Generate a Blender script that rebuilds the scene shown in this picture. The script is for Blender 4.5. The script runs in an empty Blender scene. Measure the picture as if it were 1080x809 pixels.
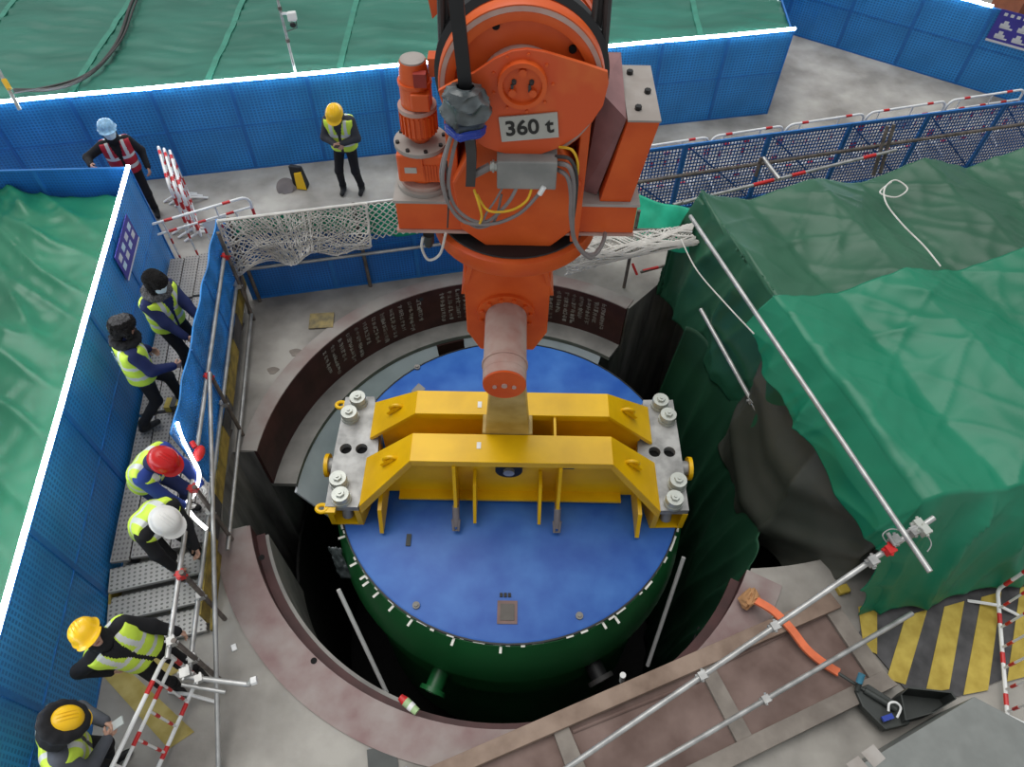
import bpy, bmesh, math, random
import numpy as np
from mathutils import Vector, Matrix, noise as mnoise
random.seed(7)
PI = math.pi
scene = bpy.context.scene
COL = scene.collection

# ------------------------------------------------------------------ camera
H = 8.0
FPX = 748.0
TH = math.radians(53.0)
ROLL = math.radians(1.0)
cd = bpy.data.cameras.new('camera')
cd.sensor_width = 36.0
cd.lens = FPX * 36.0 / 1080.0
cd.clip_end = 200
cam = bpy.data.objects.new('camera', cd)
COL.objects.link(cam)
cam.matrix_world = Matrix.Translation((0, 0, H)) @ Matrix.Rotation(PI / 2 - TH, 4, 'X') @ Matrix.Rotation(ROLL, 4, 'Z')
scene.camera = cam

# ------------------------------------------------------------------ world, lights, exposure
w = bpy.data.worlds.new('hall_light')
scene.world = w
w.use_nodes = True
bg = w.node_tree.nodes['Background']
bg.inputs[0].default_value = (0.93, 0.97, 1.0, 1)
bg.inputs[1].default_value = 0.50
sd = bpy.data.lights.new('overhead_daylight', 'SUN')
sd.energy = 1.85
sd.angle = math.radians(50)
sd.color = (1.0, 0.98, 0.95)
so = bpy.data.objects.new('overhead_daylight', sd)
COL.objects.link(so)
so.rotation_euler = (math.radians(-14), math.radians(-12), 0)
vs = scene.view_settings
vs.view_transform = 'Standard'
vs.look = 'None'
vs.gamma = 1.0
vs.exposure = 0.15
vs.use_curve_mapping = False

# ------------------------------------------------------------------ site survey: where a sight line meets a level (z) or a depth (Y)
_F = Vector((0, math.cos(TH), -math.sin(TH)))
_U = Vector((0, math.sin(TH), math.cos(TH)))
_R = Vector((1, 0, 0))
def _ray(x, y):
    u = (x - 540) / FPX
    v = (404.5 - y) / FPX
    c, s = math.cos(ROLL), math.sin(ROLL)
    u, v = u * c - v * s, u * s + v * c
    return _F + _R * u + _U * v
def P(x, y, z=0.0):
    d = _ray(x, y)
    return Vector((0, 0, H)) + d * ((z - H) / d.z)
def Q(x, y, Y):
    d = _ray(x, y)
    return Vector((0, 0, H)) + d * (Y / d.y)
def V(*a):
    return Vector(a)

# ------------------------------------------------------------------ materials
MATS = {}
def _new(name):
    m = bpy.data.materials.new(name)
    m.use_nodes = True
    nt = m.node_tree
    return m, nt, nt.nodes['Principled BSDF']
def paint(name, col, rough=0.5, metal=0.0, var=0.12, scale=6.0, col2=None, bump=0.0, bscale=40.0, spec=0.4, coord='Object', detail=4.0, contrast=(0.35, 0.65), stretch=None):
    if name in MATS:
        return MATS[name]
    m, nt, b = _new(name)
    N = nt.nodes
    L = nt.links
    tc = N.new('ShaderNodeTexCoord')
    src = tc.outputs[coord]
    if stretch:
        mp = N.new('ShaderNodeMapping')
        mp.inputs['Scale'].default_value = stretch
        L.new(src, mp.inputs[0])
        src = mp.outputs[0]
    ns = N.new('ShaderNodeTexNoise')
    ns.inputs['Scale'].default_value = scale
    ns.inputs['Detail'].default_value = detail
    L.new(src, ns.inputs['Vector'])
    cr = N.new('ShaderNodeValToRGB')
    cr.color_ramp.elements[0].position, cr.color_ramp.elements[1].position = contrast
    if col2 is None:
        a = tuple(max(0, c * (1 - var)) for c in col)
        d = tuple(min(1, c * (1 + var)) for c in col)
    else:
        a, d = col, col2
    cr.color_ramp.elements[0].color = (*a, 1)
    cr.color_ramp.elements[1].color = (*d, 1)
    L.new(ns.outputs['Fac'], cr.inputs[0])
    L.new(cr.outputs[0], b.inputs['Base Color'])
    b.inputs['Roughness'].default_value = rough
    b.inputs['Metallic'].default_value = metal
    b.inputs['Specular IOR Level'].default_value = spec
    if bump > 0:
        n2 = N.new('ShaderNodeTexNoise')
        n2.inputs['Scale'].default_value = bscale
        n2.inputs['Detail'].default_value = 5
        L.new(src, n2.inputs['Vector'])
        bp = N.new('ShaderNodeBump')
        bp.inputs['Strength'].default_value = bump
        bp.inputs['Distance'].default_value = 0.02
        L.new(n2.outputs['Fac'], bp.inputs['Height'])
        L.new(bp.outputs[0], b.inputs['Normal'])
    MATS[name] = m
    return m
def glow(name, col, strength):
    if name in MATS:
        return MATS[name]
    m, nt, b = _new(name)
    b.inputs['Base Color'].default_value = (*col, 1)
    b.inputs['Emission Color'].default_value = (*col, 1)
    b.inputs['Emission Strength'].default_value = strength
    MATS[name] = m
    return m
def dotted(name, col, hole, su, sv, rad, axes='XZ', rough=0.5, metal=0.0, var=0.1, nscale=1.5, square=False, holevar=0.0):
    """fine perforation print: a grid of small dots in two object axes"""
    if name in MATS:
        return MATS[name]
    m, nt, b = _new(name)
    N, L = nt.nodes, nt.links
    tc = N.new('ShaderNodeTexCoord')
    sp = N.new('ShaderNodeSeparateXYZ')
    L.new(tc.outputs['Object'], sp.inputs[0])
    def mth(op, a, bb=None):
        n = N.new('ShaderNodeMath')
        n.operation = op
        for i, q in enumerate((a, bb)):
            if q is None:
                continue
            if isinstance(q, (int, float)):
                n.inputs[i].default_value = q
            else:
                L.new(q, n.inputs[i])
        return n.outputs[0]
    def cell(ax, s):
        q = mth('DIVIDE', sp.outputs[ax], s)
        q = mth('FRACT', q)
        q = mth('SUBTRACT', q, 0.5)
        return mth('ABSOLUTE', q)
    a = cell(axes[0], su)
    c = cell(axes[1], sv)
    if square:
        d = mth('MAXIMUM', a, c)
    else:
        d = mth('SQRT', mth('ADD', mth('MULTIPLY', a, a), mth('MULTIPLY', c, c)))
    f = mth('LESS_THAN', d, rad)
    ns = N.new('ShaderNodeTexNoise')
    ns.inputs['Scale'].default_value = nscale
    ns.inputs['Detail'].default_value = 5
    L.new(tc.outputs['Object'], ns.inputs['Vector'])
    cr = N.new('ShaderNodeValToRGB')
    cr.color_ramp.elements[0].position, cr.color_ramp.elements[1].position = 0.3, 0.7
    cr.color_ramp.elements[0].color = (*[x * (1 - var) for x in col], 1)
    cr.color_ramp.elements[1].color = (*[min(1, x * (1 + var)) for x in col], 1)
    L.new(ns.outputs['Fac'], cr.inputs[0])
    mx = N.new('ShaderNodeMix')
    mx.data_type = 'RGBA'
    L.new(f, mx.inputs['Factor'])
    L.new(cr.outputs[0], mx.inputs['A'])
    mx.inputs['B'].default_value = (*hole, 1)
    L.new(mx.outputs['Result'], b.inputs['Base Color'])
    b.inputs['Roughness'].default_value = rough
    b.inputs['Metallic'].default_value = metal
    MATS[name] = m
    return m

M_conc = paint('concrete', (0.20, 0.186, 0.168), 0.85, col2=(0.385, 0.365, 0.33), scale=1.3, detail=10, bump=0.15, bscale=18, contrast=(0.34, 0.66))
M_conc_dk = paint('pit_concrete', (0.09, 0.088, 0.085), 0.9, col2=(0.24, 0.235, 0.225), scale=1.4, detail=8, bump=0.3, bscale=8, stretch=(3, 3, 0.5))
M_black = paint('pit_shade_black', (0.006, 0.006, 0.006), 0.8, var=0.3)  # darkness of the deep pit put into the colour of floor and shaft
M_maroon = paint('maroon_steel', (0.055, 0.018, 0.017), 0.6, var=0.25, scale=3)
M_maroon_d = paint('dusty_maroon_steel', (0.225, 0.145, 0.14), 0.8, col2=(0.31, 0.265, 0.248), scale=2.4, detail=8)
M_maroon_dd = paint('concrete_dusted_maroon', (0.25, 0.19, 0.175), 0.85, col2=(0.33, 0.305, 0.28), scale=1.6, detail=9, contrast=(0.36, 0.6))
M_liner = paint('grey_liner', (0.50, 0.55, 0.62), 0.45, col2=(0.70, 0.75, 0.82), scale=1.2)
M_ledge = paint('ledge_grey', (0.17, 0.165, 0.155), 0.7, col2=(0.28, 0.27, 0.25), scale=2)
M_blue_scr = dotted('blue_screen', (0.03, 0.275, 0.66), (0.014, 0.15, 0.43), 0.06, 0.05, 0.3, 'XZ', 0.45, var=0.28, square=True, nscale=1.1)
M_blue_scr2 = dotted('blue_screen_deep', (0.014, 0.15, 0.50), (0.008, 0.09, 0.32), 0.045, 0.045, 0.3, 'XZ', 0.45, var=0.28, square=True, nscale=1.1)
M_blue_fr = paint('blue_frame', (0.02, 0.16, 0.47), 0.45)
M_navy_wire = paint('navy_wire', (0.015, 0.09, 0.30), 0.5)
M_led = glow('led_tube', (0.85, 0.94, 1.0), 22.0)
M_green_roof = paint('roof_tarp_green', (0.010, 0.11, 0.075), 0.5, col2=(0.02, 0.16, 0.112), scale=0.8, detail=6, stretch=(0.6, 2.0, 1))
M_green_seam = paint('tarp_seam', (0.03, 0.21, 0.145), 0.45)
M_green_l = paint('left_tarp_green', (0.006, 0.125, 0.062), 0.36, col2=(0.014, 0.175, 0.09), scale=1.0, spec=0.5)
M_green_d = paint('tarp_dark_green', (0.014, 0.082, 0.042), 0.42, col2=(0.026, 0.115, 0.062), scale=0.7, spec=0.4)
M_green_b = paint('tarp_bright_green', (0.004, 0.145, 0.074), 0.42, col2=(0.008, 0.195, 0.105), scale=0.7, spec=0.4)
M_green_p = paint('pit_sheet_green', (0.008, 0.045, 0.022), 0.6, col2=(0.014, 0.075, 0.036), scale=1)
M_brown_t = paint('tarp_grey_brown', (0.04, 0.046, 0.036), 0.5, col2=(0.07, 0.072, 0.06), scale=1)
M_gnet = paint('green_debris_net', (0.0, 0.30, 0.17), 0.6, col2=(0.01, 0.42, 0.25), scale=4)
M_rope = paint('white_rope', (0.62, 0.60, 0.56), 0.9)
M_steel = paint('galvanised_steel', (0.42, 0.42, 0.41), 0.42, metal=0.55, var=0.2)
M_steel_dk = paint('rusty_scaffold_tube', (0.10, 0.085, 0.075), 0.6, metal=0.3, col2=(0.2, 0.17, 0.15), scale=9)
M_white = paint('white_paint', (0.78, 0.78, 0.77), 0.4, var=0.05)
M_red = paint('red_paint', (0.55, 0.022, 0.022), 0.4)
M_orange = paint('orange_paint', (0.58, 0.075, 0.010), 0.42, col2=(0.70, 0.115, 0.018), scale=2.5, bump=0.04, bscale=25)
M_orange_w = paint('orange_paint_worn', (0.62, 0.085, 0.018), 0.42, col2=(0.72, 0.19, 0.04), scale=1.6, contrast=(0.55, 0.75))
M_orange_dust = paint('dusted_orange', (0.42, 0.24, 0.20), 0.85, col2=(0.48, 0.35, 0.30), scale=5, detail=8)
M_greydust = paint('grey_dust', (0.30, 0.27, 0.245), 0.9, col2=(0.38, 0.355, 0.33), scale=4)
M_yellow = paint('yellow_paint', (0.72, 0.41, 0.002), 0.34, col2=(0.86, 0.51, 0.004), scale=2)
M_yellow_old = paint('aged_yellow', (0.38, 0.25, 0.06), 0.4, col2=(0.55, 0.40, 0.14), scale=3)
M_plate = paint('bare_steel_plate', (0.22, 0.22, 0.215), 0.5, metal=0.3, col2=(0.42, 0.42, 0.41), scale=5, detail=8)
M_nut = paint('zinc_nut', (0.46, 0.48, 0.44), 0.35, metal=0.3, var=0.08)
M_blackr = paint('black_rubber', (0.012, 0.012, 0.013), 0.5)
M_hole = paint('bolt_hole_black', (0.004, 0.004, 0.004), 0.9)
M_cable = paint('grey_cable', (0.21, 0.185, 0.18), 0.55)
M_cable_dk = paint('dark_cable', (0.045, 0.043, 0.042), 0.6)
M_cable_y = paint('yellow_cable', (0.72, 0.42, 0.02), 0.5)
M_box = paint('junction_grey', (0.20, 0.20, 0.19), 0.6, col2=(0.28, 0.275, 0.26), scale=4)
M_wrap = paint('plastic_wrap', (0.02, 0.028, 0.03), 0.28, col2=(0.10, 0.12, 0.125), scale=9, spec=0.9)
M_wrapb = paint('blue_wrap', (0.03, 0.06, 0.35), 0.25)
M_sign = paint('plate_metal', (0.42, 0.41, 0.37), 0.5, var=0.06)
M_ink = paint('black_ink', (0.02, 0.02, 0.018), 0.6)
M_disc = paint('disc_blue', (0.014, 0.085, 0.38), 0.45, col2=(0.045, 0.165, 0.50), scale=2.2, detail=13, contrast=(0.32, 0.72))
M_drum = paint('drum_green', (0.012, 0.13, 0.035), 0.36, col2=(0.02, 0.18, 0.05), scale=1)
M_tape = paint('white_tape', (0.66, 0.66, 0.6), 0.6)
M_plank = dotted('perforated_plank', (0.27, 0.255, 0.24), (0.12, 0.112, 0.105), 0.045, 0.06, 0.26, 'XY', 0.5, metal=0.25, var=0.3)
M_tread = dotted('perforated_tread', (0.38, 0.37, 0.35), (0.13, 0.125, 0.12), 0.06, 0.05, 0.25, 'XY', 0.5, metal=0.2, var=0.2)
M_yel_haz = paint('hazard_yellow', (0.38, 0.27, 0.035), 0.6, col2=(0.52, 0.39, 0.07), scale=6)
M_blk_haz = paint('hazard_black', (0.035, 0.034, 0.036), 0.6, col2=(0.085, 0.082, 0.085), scale=4)
M_kick = paint('kickboard_yellow', (0.16, 0.12, 0.03), 0.7, col2=(0.36, 0.26, 0.05), scale=7)
M_rust = paint('rusty_plate', (0.12, 0.075, 0.062), 0.75, col2=(0.21, 0.145, 0.125), scale=2.2, detail=8)
M_wood = paint('weathered_beam', (0.17, 0.115, 0.085), 0.8, col2=(0.30, 0.22, 0.17), scale=3, detail=8)
M_wood2 = paint('grey_beam', (0.17, 0.145, 0.125), 0.8, col2=(0.25, 0.22, 0.19), scale=4, detail=8)
M_strap = paint('orange_strap', (0.72, 0.17, 0.07), 0.7)
M_strap_f = paint('frayed_strap', (0.45, 0.24, 0.11), 0.9)
M_cab = paint('grey_cabinet', (0.185, 0.195, 0.185), 0.45, var=0.08)
M_darkgrey = paint('dark_grey_plastic', (0.04, 0.045, 0.042), 0.5)
# clothes
M_skin = paint('skin', (0.50, 0.29, 0.21), 0.55, var=0.06)
M_black_c = paint('black_cloth', (0.010, 0.010, 0.012), 0.9)
M_dark_c = paint('charcoal_cloth', (0.035, 0.037, 0.045), 0.9)
M_grey_c = paint('slate_cloth', (0.075, 0.08, 0.095), 0.9)
M_navy_c = paint('navy_cloth', (0.012, 0.02, 0.085), 0.85)
M_blue_c = paint('royal_blue_cloth', (0.02, 0.05, 0.26), 0.8)
M_vest = paint('hi_vis_yellow', (0.60, 0.80, 0.07), 0.6, var=0.08)
M_vest_s = paint('reflective_tape', (0.62, 0.64, 0.62), 0.35, var=0.05)
M_vest_r = paint('red_vest', (0.42, 0.012, 0.03), 0.6)
M_hat_y = paint('helmet_yellow', (0.85, 0.50, 0.01), 0.3, var=0.04)
M_hat_w = paint('helmet_white', (0.72, 0.71, 0.68), 0.35, var=0.06)
M_hat_r = paint('helmet_red', (0.55, 0.012, 0.012), 0.3, var=0.05)
M_hat_b = paint('helmet_light_blue', (0.22, 0.42, 0.62), 0.4, var=0.25, scale=25)
M_fur = paint('black_fur', (0.009, 0.008, 0.008), 1.0, var=0.5, scale=60, bump=0.8, bscale=90)
M_furg = paint('grey_fur', (0.11, 0.11, 0.115), 1.0, var=0.5, scale=60, bump=0.8, bscale=90)
M_mask = paint('face_mask', (0.62, 0.78, 0.85), 0.7, var=0.04)
M_eye = paint('eye_dark', (0.02, 0.015, 0.012), 0.3)
M_lip = paint('lips', (0.32, 0.12, 0.10), 0.5)
M_boot = paint('boot_black', (0.012, 0.012, 0.012), 0.6)
M_shoe = paint('boot_tan', (0.18, 0.13, 0.09), 0.7)
M_poster = paint('poster_purple', (0.06, 0.05, 0.33), 0.5, var=0.08)
M_poster_w = paint('poster_white', (0.7, 0.7, 0.72), 0.5, var=0.03)
M_poster_y = paint('poster_yellow', (0.7, 0.6, 0.1), 0.5, var=0.03)
M_pink = paint('pink_print', (0.5, 0.1, 0.1), 0.6)
M_txtblue = paint('vest_print', (0.12, 0.2, 0.3), 0.7)

# ------------------------------------------------------------------ mesh helpers
class MB:
    def __init__(self):
        self.v = []
        self.f = []
        self.m = []
    def add(self, vs, fs, mi=0):
        o = len(self.v)
        self.v += [tuple(p) for p in vs]
        self.f += [tuple(i + o for i in f) for f in fs]
        self.m += [mi] * len(fs)
        return self
    def hexa(self, q, mi=0):
        # 8 corners: bottom 4 (ccw) then top 4
        return self.add(q, [(3, 2, 1, 0), (4, 5, 6, 7), (0, 1, 5, 4), (1, 2, 6, 5), (2, 3, 7, 6), (3, 0, 4, 7)], mi)
    def box(self, c, s, mi=0, M=None):
        x, y, z = s[0] / 2, s[1] / 2, s[2] / 2
        q = [V(-x, -y, -z), V(x, -y, -z), V(x, y, -z), V(-x, y, -z), V(-x, -y, z), V(x, -y, z), V(x, y, z), V(-x, y, z)]
        if M is not None:
            q = [M @ p for p in q]
        return self.hexa([p + Vector(c) for p in q], mi)
    def box2(self, a, b, mi=0):
        return self.box([(a[i] + b[i]) / 2 for i in range(3)], [abs(b[i] - a[i]) for i in range(3)], mi)
    def cyl(self, p0, p1, r0, r1=None, n=16, mi=0, caps=True):
        p0, p1 = Vector(p0), Vector(p1)
        r1 = r0 if r1 is None else r1
        d = (p1 - p0)
        if d.length < 1e-9:
            return self
        d.normalize()
        a = d.orthogonal().normalized()
        b = d.cross(a)
        vs = []
        for p, r in ((p0, r0), (p1, r1)):
            for i in range(n):
                t = 2 * PI * i / n
                vs.append(p + (a * math.cos(t) + b * math.sin(t)) * r)
        fs = [(i, (i + 1) % n, n + (i + 1) % n, n + i) for i in range(n)]
        if caps:
            fs += [tuple(range(n - 1, -1, -1)), tuple(range(n, 2 * n))]
        return self.add(vs, fs, mi)
    def tube(self, pts, r, n=8, mi=0, closed=False):
        pts = [Vector(p) for p in pts]
        k = len(pts)
        vs, fs = [], []
        prev = None
        for i, p in enumerate(pts):
            if closed:
                d = pts[(i + 1) % k] - pts[i - 1]
            else:
                d = pts[min(i + 1, k - 1)] - pts[max(i - 1, 0)]
            d.normalize()
            if prev is None:
                a = d.orthogonal().normalized()
            else:
                a = (prev - d * prev.dot(d))
                a = a.normalized() if a.length > 1e-6 else d.orthogonal().normalized()
            prev = a
            b = d.cross(a)
            rr = r[i] if isinstance(r, (list, tuple)) else r
            for j in range(n):
                t = 2 * PI * j / n
                vs.append(p + (a * math.cos(t) + b * math.sin(t)) * rr)
        for i in range(k if closed else k - 1):
            for j in range(n):
                a0 = i * n + j
                a1 = i * n + (j + 1) % n
                b0 = ((i + 1) % k) * n + j
                b1 = ((i + 1) % k) * n + (j + 1) % n
                fs.append((a0, a1, b1, b0))
        if not closed:
            fs += [tuple(range(n - 1, -1, -1)), tuple(range((k - 1) * n, k * n))]
        return self.add(vs, fs, mi)
    def lathe(self, prof, M=None, n=32, mi=0, a0=0.0, a1=2 * PI):
        full = abs(a1 - a0 - 2 * PI) < 1e-6
        cnt = n if full else n + 1
        vs = []
        for r, z in prof:
            for i in range(cnt):
                t = a0 + (a1 - a0) * i / n
                p = V(r * math.cos(t), r * math.sin(t), z)
                vs.append(M @ p if M is not None else p)
        fs = []
        for k in range(len(prof) - 1):
            for i in range(n):
                j = (i + 1) % cnt
                fs.append((k * cnt + i, k * cnt + j, (k + 1) * cnt + j, (k + 1) * cnt + i))
        return self.add(vs, fs, mi)
    def prism(self, poly, d, mi=0):
        poly = [Vector(p) for p in poly]
        d = Vector(d)
        n = len(poly)
        vs = poly + [p + d for p in poly]
        fs = [tuple(range(n - 1, -1, -1)), tuple(range(n, 2 * n))] + [(i, (i + 1) % n, n + (i + 1) % n, n + i) for i in range(n)]
        return self.add(vs, fs, mi)
    def ball(self, c, r, n=10, mi=0, M=None):
        if not isinstance(r, (tuple, list)):
            r = (r, r, r)
        vs, fs = [], []
        c = Vector(c)
        for i in range(n + 1):
            ph = PI * i / n
            for j in range(2 * n):
                t = PI * j / n
                p = V(r[0] * math.sin(ph) * math.cos(t), r[1] * math.sin(ph) * math.sin(t), r[2] * math.cos(ph))
                vs.append((M @ p if M is not None else p) + c)
        for i in range(n):
            for j in range(2 * n):
                fs.append((i * 2 * n + j, (i + 1) * 2 * n + j, (i + 1) * 2 * n + (j + 1) % (2 * n), i * 2 * n + (j + 1) % (2 * n)))
        return self.add(vs, fs, mi)
def wloc(o):
    p = Vector(o.location)
    while o.parent:
        o = o.parent
        p += Vector(o.location)
    return p
def finish(me, smooth):
    bm = bmesh.new()
    bm.from_mesh(me)
    bmesh.ops.remove_doubles(bm, verts=bm.verts, dist=1e-6)
    bmesh.ops.recalc_face_normals(bm, faces=bm.faces)
    bm.to_mesh(me)
    bm.free()
    if smooth:
        for p in me.polygons:
            p.use_smooth = True
        try:
            me.set_sharp_from_angle(angle=math.radians(38))
        except Exception:
            pass
def obj(name, mb, mats, parent=None, smooth=False, at=None, bevel=0.0, local=False, fix=True):
    """link a mesh; vertices are given in world space (or local=True) and re-based on `at` / the parent"""
    me = bpy.data.meshes.new(name)
    if local:
        base = V(0, 0, 0)
    elif parent is not None:
        base = wloc(parent)
    elif at is not None:
        base = Vector(at)
    else:
        xs = np.array(mb.v)
        base = V(*((xs.min(0) + xs.max(0)) / 2))
        base.z = xs[:, 2].min()
    me.from_pydata([tuple(Vector(p) - base) for p in mb.v], [], mb.f)
    if not isinstance(mats, (list, tuple)):
        mats = [mats]
    for m in mats:
        me.materials.append(m)
    if len(mats) > 1:
        me.polygons.foreach_set('material_index', mb.m)
    me.update()
    if fix:
        finish(me, smooth)
    o = bpy.data.objects.new(name, me)
    COL.objects.link(o)
    if parent is not None:
        o.parent = parent
    elif not local:
        o.location = base
    elif at is not None:
        o.location = at
    if bevel > 0:
        b = o.modifiers.new('bevel', 'BEVEL')
        b.width = bevel
        b.segments = 2
        b.limit_method = 'ANGLE'
        b.angle_limit = math.radians(40)
    return o
def tag(o, label, cat, group=None):
    o['label'] = label
    o['category'] = cat
    if group:
        o['group'] = group
    return o
def thing(name, label, cat, loc, group=None, rz=0.0):
    o = bpy.data.objects.new(name, None)
    o.empty_display_size = 0.2
    COL.objects.link(o)
    o.location = loc
    o.rotation_euler = (0, 0, rz)
    return tag(o, label, cat, group)
def struct(o):
    o['kind'] = 'structure'
    return o
def copyobj(o, parent=None):
    c = o.copy()
    COL.objects.link(c)
    c.parent = parent
    return c
def copytree(o, parent=None):
    c = copyobj(o, parent)
    for ch in list(o.children):
        copytree(ch, c)
    return c
def bez(pts, n=10):
    """Catmull-Rom through points"""
    pts = [Vector(p) for p in pts]
    out = []
    for i in range(len(pts) - 1):
        p0 = pts[max(i - 1, 0)]
        p1, p2 = pts[i], pts[i + 1]
        p3 = pts[min(i + 2, len(pts) - 1)]
        for k in range(n):
            t = k / n
            out.append(0.5 * ((2 * p1) + (p2 - p0) * t + (2 * p0 - 5 * p1 + 4 * p2 - p3) * t * t + (3 * p1 - p0 - 3 * p2 + p3) * t ** 3))
    out.append(pts[-1])
    return out
def gridmesh(fn, nu, nv):
    mb = MB()
    vs = [fn(i / nu, j / nv) for i in range(nu + 1) for j in range(nv + 1)]
    fs = [(i * (nv + 1) + j, (i + 1) * (nv + 1) + j, (i + 1) * (nv + 1) + j + 1, i * (nv + 1) + j + 1) for i in range(nu) for j in range(nv)]
    return mb.add(vs, fs)
def sheet(name, mb, mat, thick=0.012, **k):
    o = obj(name, mb, mat, smooth=False, **k)
    for p in o.data.polygons:
        p.use_smooth = True
    s = o.modifiers.new('thickness', 'SOLIDIFY')
    s.thickness = thick
    s.offset = 0
    return o
def nz(x, y, z=0.0):
    return mnoise.noise(V(x, y, z))
def ridged(x, y, z=0.0):
    return 1 - 2 * abs(mnoise.noise(V(x, y, z)))
def text_mesh(s, size, bold=0.0, extrude=0.002):
    cu = bpy.data.curves.new('lettering', 'FONT')
    cu.body = s
    cu.size = size
    cu.align_x = 'CENTER'
    cu.align_y = 'CENTER'
    cu.extrude = extrude
    cu.offset = bold
    o = bpy.data.objects.new('tmp', cu)
    COL.objects.link(o)
    dg = bpy.context.evaluated_depsgraph_get()
    me = bpy.data.meshes.new_from_object(o.evaluated_get(dg))
    bpy.data.objects.remove(o)
    return me

# ================================================================== STRUCTURE: floor, pit
PC = V(-0.08, 4.80, 0)
RP = 3.29
def pit_r(deg):
    d = deg % 360
    if 179.5 < d < 198:
        return 3.57
    if 54.0 < d <= 55.5:
        return RP + (55.5 - d) / 1.5 * 0.7
    if d > 333.8 or d <= 18:
        e = d - 360 if d > 180 else d
        return RP + (e + 26.2) / 9.7 * 1.03 if e < -16.5 else 4.32 - (e + 16.5) / 34.5 * 0.5
    if 18 < d <= 54.0:
        return 4.62 - (50.5 - d) / 32.5 * 0.8 if d < 50.5 else 4.62 - (d - 50.5) / 3.5 * 0.63
    return RP
angs = sorted(set([i * 1.5 for i in range(240)] + [179.4, 179.6, 197.9, 198.1, 55.6, 54.0, 50.5, 333.8, 343.5, 351]))
X0, X1, Y0, Y1 = -17.0, 17.0, -4.0, 27.0
def outer_pt(a):
    c, s = math.cos(a), math.sin(a)
    t = 1e9
    if c > 1e-9: t = min(t, (X1 - PC.x) / c)
    if c < -1e-9: t = min(t, (X0 - PC.x) / c)
    if s > 1e-9: t = min(t, (Y1 - PC.y) / s)
    if s < -1e-9: t = min(t, (Y0 - PC.y) / s)
    return V(PC.x + t * c, PC.y + t * s, 0)
for cx in (X0, X1):
    for cy in (Y0, Y1):
        angs.append(math.degrees(math.atan2(cy - PC.y, cx - PC.x)) % 360)
angs.sort()
inner = [PC + V(math.cos(math.radians(a)), math.sin(math.radians(a)), 0) * pit_r(a) for a in angs]
outer = [outer_pt(math.radians(a)) for a in angs]
n = len(angs)
mb = MB()
mb.add(inner + outer, [(i, n + i, n + (i + 1) % n, (i + 1) % n) for i in range(n)])
fl = struct(obj('floor', mb, M_conc, at=(0, 0, 0)))
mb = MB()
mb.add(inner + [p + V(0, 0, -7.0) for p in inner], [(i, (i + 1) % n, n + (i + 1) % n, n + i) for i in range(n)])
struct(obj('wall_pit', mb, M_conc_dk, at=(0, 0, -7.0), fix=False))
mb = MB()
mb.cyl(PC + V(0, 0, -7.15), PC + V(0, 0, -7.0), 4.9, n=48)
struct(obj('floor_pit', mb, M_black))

# pit collar: maroon steel ring in two arcs
def arc_box(r0, r1, z0, z1, a0, a1, n=48):
    m = MB()
    vs, fs = [], []
    for i in range(n + 1):
        t = math.radians(a0 + (a1 - a0) * i / n)
        c, s = math.cos(t), math.sin(t)
        for r, z in ((r0, z0), (r1, z0), (r1, z1), (r0, z1)):
            vs.append(PC + V(c * r, s * r, z))
    for i in range(n):
        for k in range(4):
            fs.append((i * 4 + k, i * 4 + (k + 1) % 4, (i + 1) * 4 + (k + 1) % 4, (i + 1) * 4 + k))
    fs += [(0, 1, 2, 3), (n * 4 + 3, n * 4 + 2, n * 4 + 1, n * 4)]
    return m.add(vs, fs)
def collar(label, a0, a1, fl_mat, ledge=True, fw=0.42):
    t = thing('pit_collar', label, 'steel ring', PC + V(0, 0, -0.85))
    obj('flange', arc_box(3.25, 3.25 + fw, 0.002, 0.018, a0, a1), fl_mat, t)
    wb = obj('web', arc_box(3.245, 3.285, -0.85, 0.0, a0, a1), M_maroon, t)
    if ledge:
        obj('ledge', arc_box(2.93, 3.285, -0.93, -0.85, a0, a1), M_ledge, t)
    return t, wb
colA, webA = collar('maroon steel collar arc with white lettering at the back of the pit', 56.0, 179.3, M_maroon_dd, fw=0.22)
colB, webB = collar('bare maroon steel collar arc along the near edge of the pit', 198.3, 333.0, M_maroon_d, ledge=False)
# bolt holes in the near flange
for px, py in ((276, 588), (331, 697), (444, 316)):
    p = P(px, py, 0.018)
    m = MB()
    m.cyl(p, p + V(0, 0, 0.004), 0.035, n=14)
    obj('bolt_hole', m, M_hole, colB if py > 400 else colA)
# near arc liner
obj('liner', arc_box(3.10, 3.14, -2.2, -0.25, 199, 250), M_ledge, colB, smooth=True)
obj('stiffener', arc_box(3.14, 3.25, -0.33, -0.25, 198.5, 332), M_maroon, colB)
# lettering columns on the web (paint strokes)
random.seed(11)
lm = MB()
def glyph(th, z, size):
    for k in range(5):
        hz = random.random() < 0.55
        du = random.uniform(-0.4, 0.4) * size * (0.3 if hz else 1)
        dz = random.uniform(-0.4, 0.4) * size * (1 if hz else 0.3)
        su, sz = (size * random.uniform(0.5, 0.9), 0.011) if hz else (0.011, size * random.uniform(0.5, 0.9))
        t = math.radians(th) + du / 3.24
        r = 3.243
        p = PC + V(math.cos(t) * r, math.sin(t) * r, z + dz)
        lm.box(p, (0.004, su, sz), M=Matrix.Rotation(t, 3, 'Z'))
for ths in ([146 - 2.75 * i for i in range(12)], [109 - 2.2 * i for i in range(6)], [80 - 2.2 * i for i in range(9)]):
    for i, th in enumerate(ths):
        rows = random.choice((7, 8, 8, 6))
        for k in range(rows):
            glyph(th, -0.12 - k * 0.086, 0.082)
paint('faded_white_lettering', (0.14, 0.11, 0.10), 0.9, col2=(0.36, 0.34, 0.32), scale=5)
obj('lettering', lm, MATS['faded_white_lettering'], webA)['kind'] = 'stuff'
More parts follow.
